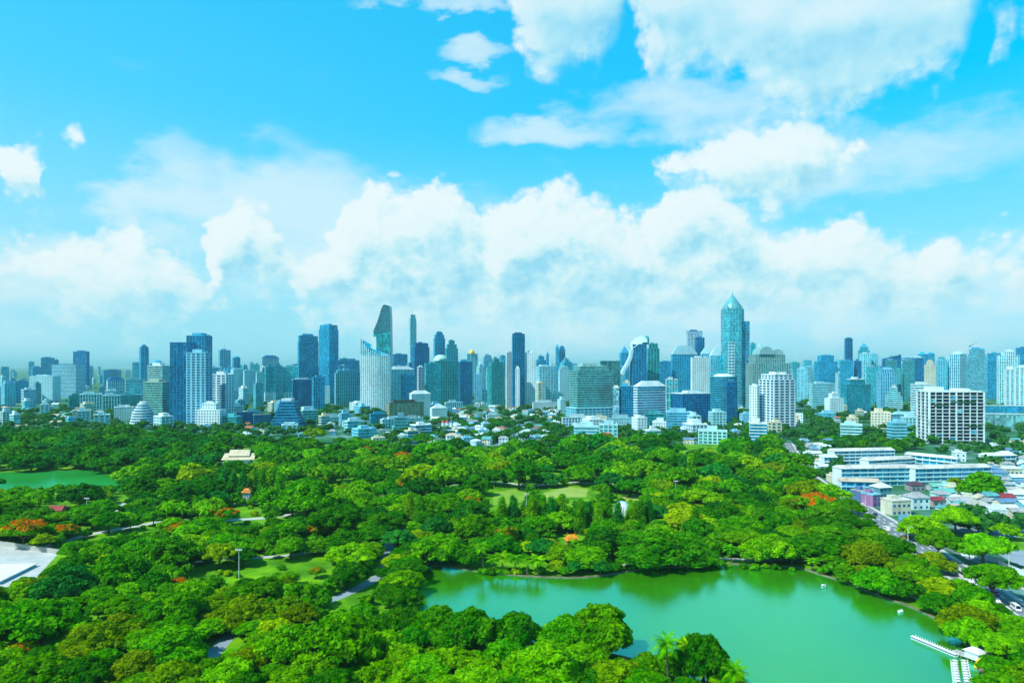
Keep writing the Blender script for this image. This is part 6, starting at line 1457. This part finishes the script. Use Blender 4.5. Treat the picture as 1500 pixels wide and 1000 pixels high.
# vehicles
def make_car(kind, c, van=False, bus=False):
    o = link(kind, None, None, (0, 0, 0)); L_, w, hb, ht = (11.0, 2.5, 1.0, 3.1) if bus else (5.0, 1.9, .95, 2.1) if van else (4.4, 1.8, .80, 1.45); z0 = .32
    pf = [(-L_ / 2, z0), (L_ / 2, z0), (L_ / 2, hb * .95), (L_ / 2 - (.25 if van or bus else .95), hb + .05), (L_ / 2 - (.7 if van else .35 if bus else 1.55), ht), (-L_ / 2 + (.15 if van or bus else 1.0), ht), (-L_ / 2 + (.05 if van or bus else .35), hb + .08), (-L_ / 2, hb)]
    b = MB(); n = len(pf)
    def wd(z): return w / 2 * (1.0 if z <= hb + .1 else .86)
    b.add([(x, -wd(z), z) for x, z in pf] + [(x, wd(z), z) for x, z in pf], [tuple(range(n)), tuple(range(2 * n - 1, n - 1, -1))] + [(i, n + i, n + (i + 1) % n, (i + 1) % n) for i in range(n)]); part('body', b, paint(c, .3, .04), o)
    g_ = MB(); zc = (hb + ht) / 2 + .08; hh = (ht - hb) * .30; xa, xb = -L_ / 2 + (.5 if van or bus else 1.15), L_ / 2 - (1.0 if van else .8 if bus else 1.75)
    for s in (-1, 1): g_.box(xa, xb, s * w * .462 - .03, s * w * .462 + .03, zc - hh, zc + hh)
    part('side_window_pane', g_, glass(gK, .1, .1), o)
    f = MB(); x1, z1 = pf[3]; x2, z2 = pf[4]; f.add([(x1 - .02 + .03, -w * .40, z1 + .08), (x1 + .01, w * .40, z1 + .08), (x2 + .04, w * .38, z2 - .06), (x2 + .04, -w * .38, z2 - .06)], [(0, 1, 2, 3)]); part('windscreen', f, glass(gK, .1, .1), o)
    for x in (-L_ * .3, L_ * .3):
        for s in (-1, 1):
            t = MB(); k = 12; y0 = s * w / 2 * .86; y1 = s * w / 2 * 1.01; v = [(x + .33 * math.cos(2 * math.pi * i / k), y, .33 + .33 * math.sin(2 * math.pi * i / k)) for y in (y0, y1) for i in range(k)]; t.add(v, [tuple(range(k)), tuple(range(k, 2 * k))] + [(i, (i + 1) % k, k + (i + 1) % k, k + i) for i in range(k)]); part('wheel', t, paint((.02, .02, .025)), o)
    for s in (-1, 1):
        h = MB(); h.box(L_ / 2 - .05, L_ / 2 + .02, s * w * .36 - .16, s * w * .36 + .16, hb * .62, hb * .82); part('headlight', h, paint((.8, .82, .78), .2), o)
    return o
CARC = {'white': (.75, .80, .80), 'yellow': (.80, .55, .02), 'pink': (.70, .08, .35), 'silver': (.42, .48, .50), 'dark blue': (.02, .05, .14), 'black': (.015, .018, .02), 'red': (.50, .03, .03), 'green': (.05, .35, .12)}
def along(line, s):
    acc = 0
    for i in range(len(line) - 1):
        a, b = Vector(line[i]), Vector(line[i + 1]); l = (b - a).length
        if acc + l >= s: d = (b - a) / max(l, 1e-6); return a + d * (s - acc), d
        acc += l
    return Vector(line[-1]), (Vector(line[-1]) - Vector(line[-2])).normalized()
TOT = sum((Vector(MAIN_G[i + 1]) - Vector(MAIN_G[i])).length for i in range(len(MAIN_G) - 1))
PROTOC = {}; rc_ = random.Random(9)
def nearest_s(px, py):
    t = Vector(G(px, py)); best = (1e9, 0); s = 0
    while s < TOT:
        p, _ = along(MAIN_G, s); q = (p - t).length
        if q < best[0]: best = (q, s)
        s += 2
    return best[1]
CARS = [('yellow', 1338, 788, -1.7, 'car', 'yellow taxi on the avenue beside the bend trees'), ('white', 1300, 770, 1.7, 'car', 'white car on the avenue below the shophouses'), ('silver', 1290, 760, -4.9, 'car', 'silver car parked at the shophouse kerb'), ('white', 1318, 778, -4.9, 'van', 'white van parked near the blue hoarding'), ('dark blue', 1279, 754, 1.7, 'car', 'dark blue car driving past the shophouses'), ('red', 1270, 748, -1.7, 'car', 'red car on the avenue by the magenta shophouse'), ('white', 1250, 740, 4.9, 'car', 'white car under the avenue trees by the blue shophouse'), ('green', 1240, 734, -1.7, 'car', 'green car on the avenue beside the shop row'), ('white', 1172, 684, 1.7, 'car', 'white car at the far end of the avenue'), ('silver', 1168, 676, -1.7, 'car', 'silver car at the far end of the avenue'), ('white', 1178, 694, -4.9, 'van', 'white van at the far end of the avenue'), ('dark blue', 1166, 672, 4.9, 'car', 'dark blue car at the far end of the avenue'), ('yellow', 1185, 700, 1.7, 'car', 'yellow taxi at the far end of the avenue'), ('pink', 1446, 868, 1.7, 'car', 'pink taxi on the avenue by the park corner'), ('silver', 1352, 800, 4.9, 'car', 'silver car on the avenue in the tree shade'), ('white', 1425, 850, -1.7, 'bus', 'white bus on the avenue opposite the sandy court'), ('black', 1385, 822, 1.7, 'car', 'black car on the avenue where the side street joins'), ('red', 1400, 832, -4.9, 'car', 'red car waiting where the side street joins'), ('white', 1460, 880, -1.7, 'car', 'white car behind the pink taxi'), ('silver', 1328, 785, 1.7, 'car', 'silver car driving beside the blue hoarding'), ('white', 1480, 893, 1.7, 'van', 'white van on the nearest stretch of the avenue')]
for cn, px, py, off, ty, lb in CARS:
    key = (cn, ty)
    if key not in PROTOC: o = PROTOC[key] = make_car({'car': 'car', 'van': 'van', 'bus': 'bus'}[ty], CARC[cn], ty == 'van', ty == 'bus')
    else: o = copy_tree(PROTOC[key])
    p, d = along(MAIN_G, nearest_s(px, py)); nr = Vector((-d.y, d.x)); q = p + nr * off; o.location = (q.x, q.y, .03); o.rotation_euler = (0, 0, math.atan2(d.y, d.x) + (math.pi if off < 0 else 0)); tag(o, lb, ty, 'vehicles on the avenue')
# ------------------------------------------------------------------ labels that single out
LAND = [l for l in LAND if l[0]]
def L_(ph, px, py): LAND.append((ph, *G(px, py)))
L_('the bank palms', 758, 842); L_('the lake tip', 612, 850); L_('the dry lawns', 825, 722); L_('the western lawn', 400, 826); L_('the plaza', 30, 825); L_('the western pond', 70, 705)
L_('the curved garden path', 190, 775); L_('the lane by the lake', 520, 866); L_('the blue hoarding', 1360, 762); L_('the school', 1340, 705); L_('the sports hall', 1025, 650); L_('the pale green shed', 708, 648)
L_('the avenue flame tree', 1195, 745); L_('the far lake bank', 980, 838); L_('the eastern lake bank', 1290, 880); L_('the bottom lane', 322, 945); L_('the stepped dark office', 415, 634); L_('the garage block', 594, 612)
L_('the cyan flats', 522, 640); L_('the wide teal hotel', 868, 622); L_('the balconied white block', 1132, 634); L_('the gridded ruin', 1392, 652); L_('the round terraces', 200, 632); L_('the navy twins', 278, 628)
L_('the tallest skyscraper', 1080, 597); L_('the tall dark slab', 760, 599); L_('the sail-shaped tower', 560, 585); L_('the blue pair', 470, 592); L_('the thin dark shaft', 1243, 580); L_('the crane tower', 1431, 599); L_('the cyan warehouse', 648, 632); L_('the wide pale hotel', 100, 583); L_('the drum-shaped office', 1060, 617); L_('the near lake bank', 850, 1000); L_('the near palms', 985, 990); L_('the temple-roofed hall', 642, 615); L_('the eastern houses', 1450, 745); L_('the yellow taxi', 1338, 788); L_('the civic block', 145, 605); L_('the pale flats', 356, 586); L_('the needle tower', 604, 576); L_('the barrel-topped office', 1130, 604); L_('the white sail', 935, 597); L_('the hazy twins', 1356, 576)
def pscr(x, y): q = PX(x, y); return Vector((q[0], (q[1] - 537) * 1.0 + 60 * math.log(max(1, q[1] - 537))))
LP = [(n, pscr(x, y)) for n, x, y in LAND]
def auto_labels(items):
    """items: (object, look phrase, category, group, X, Y); label = rank + look + the two landmarks it stands between"""
    bins = {}
    for it in items:
        p = pscr(it[4], it[5]); ds = sorted(((p - q).length, n) for n, q in LP)
        bins.setdefault((it[1], ds[0][1], ds[1][1]), []).append((ds[0][0], it))
    for (look, a, b), v in bins.items():
        v.sort(key=lambda t: t[0])
        for i, (_, it) in enumerate(v):
            lab = f'{look} near {a}, towards {b}' if len(v) == 1 else f'{ORD[min(i, len(ORD) - 1)]} {look} from {a} towards {b}'
            if len(lab.split()) > 16: lab = lab.replace(' city ', ' ')
            o = it[0]; o['label'] = lab; o['category'] = it[2]; o['group'] = it[3]
build_trees(); build_under()
items = []
GRP = {'layered': 'layered irregular trees of the park', 'umbrella': 'umbrella-crowned trees of the park', 'round': 'dense round trees of the park', 'open': 'loose-crowned trees of the park', 'feathery': 'feathery upright trees', 'flame': 'orange-flowered trees', 'palm': 'palm trees', 'shrub': 'clipped garden shrubs'}
SHORT = {'layered': 'layered tree', 'umbrella': 'umbrella tree', 'round': 'round tree', 'open': 'loose-leaved tree', 'feathery': 'feathery tree', 'flame': 'orange-flowered tree', 'palm': 'palm', 'shrub': 'shrub'}
for t in TREES:
    o = t['obj']
    if t.get('street'): o.name = 'street_tree'
    sz = 'broad ' if t['r'] > 11.5 and t['kind'] in ('umbrella', 'round', 'layered') else 'small ' if t['r'] < 6.0 and t['kind'] in ('umbrella', 'round', 'open', 'layered') else ''
    k = t['kind']; look = SHORT[k] if k in ('flame',) else f"{sz}{t['tint']} {'city ' if t.get('street') else ''}{SHORT[k]}"
    items.append((o, look, 'tree' if k != 'shrub' else 'shrub', 'trees among the city buildings' if t.get('street') else GRP[k], t['X'], t['Y']))
for (lb, kind, x, y, o), look, grp_ in FILL: items.append((o, look, FILL_KIND.get(kind, 'tower'), grp_, x, y))
auto_labels(items)
bpy.context.view_layer.update()
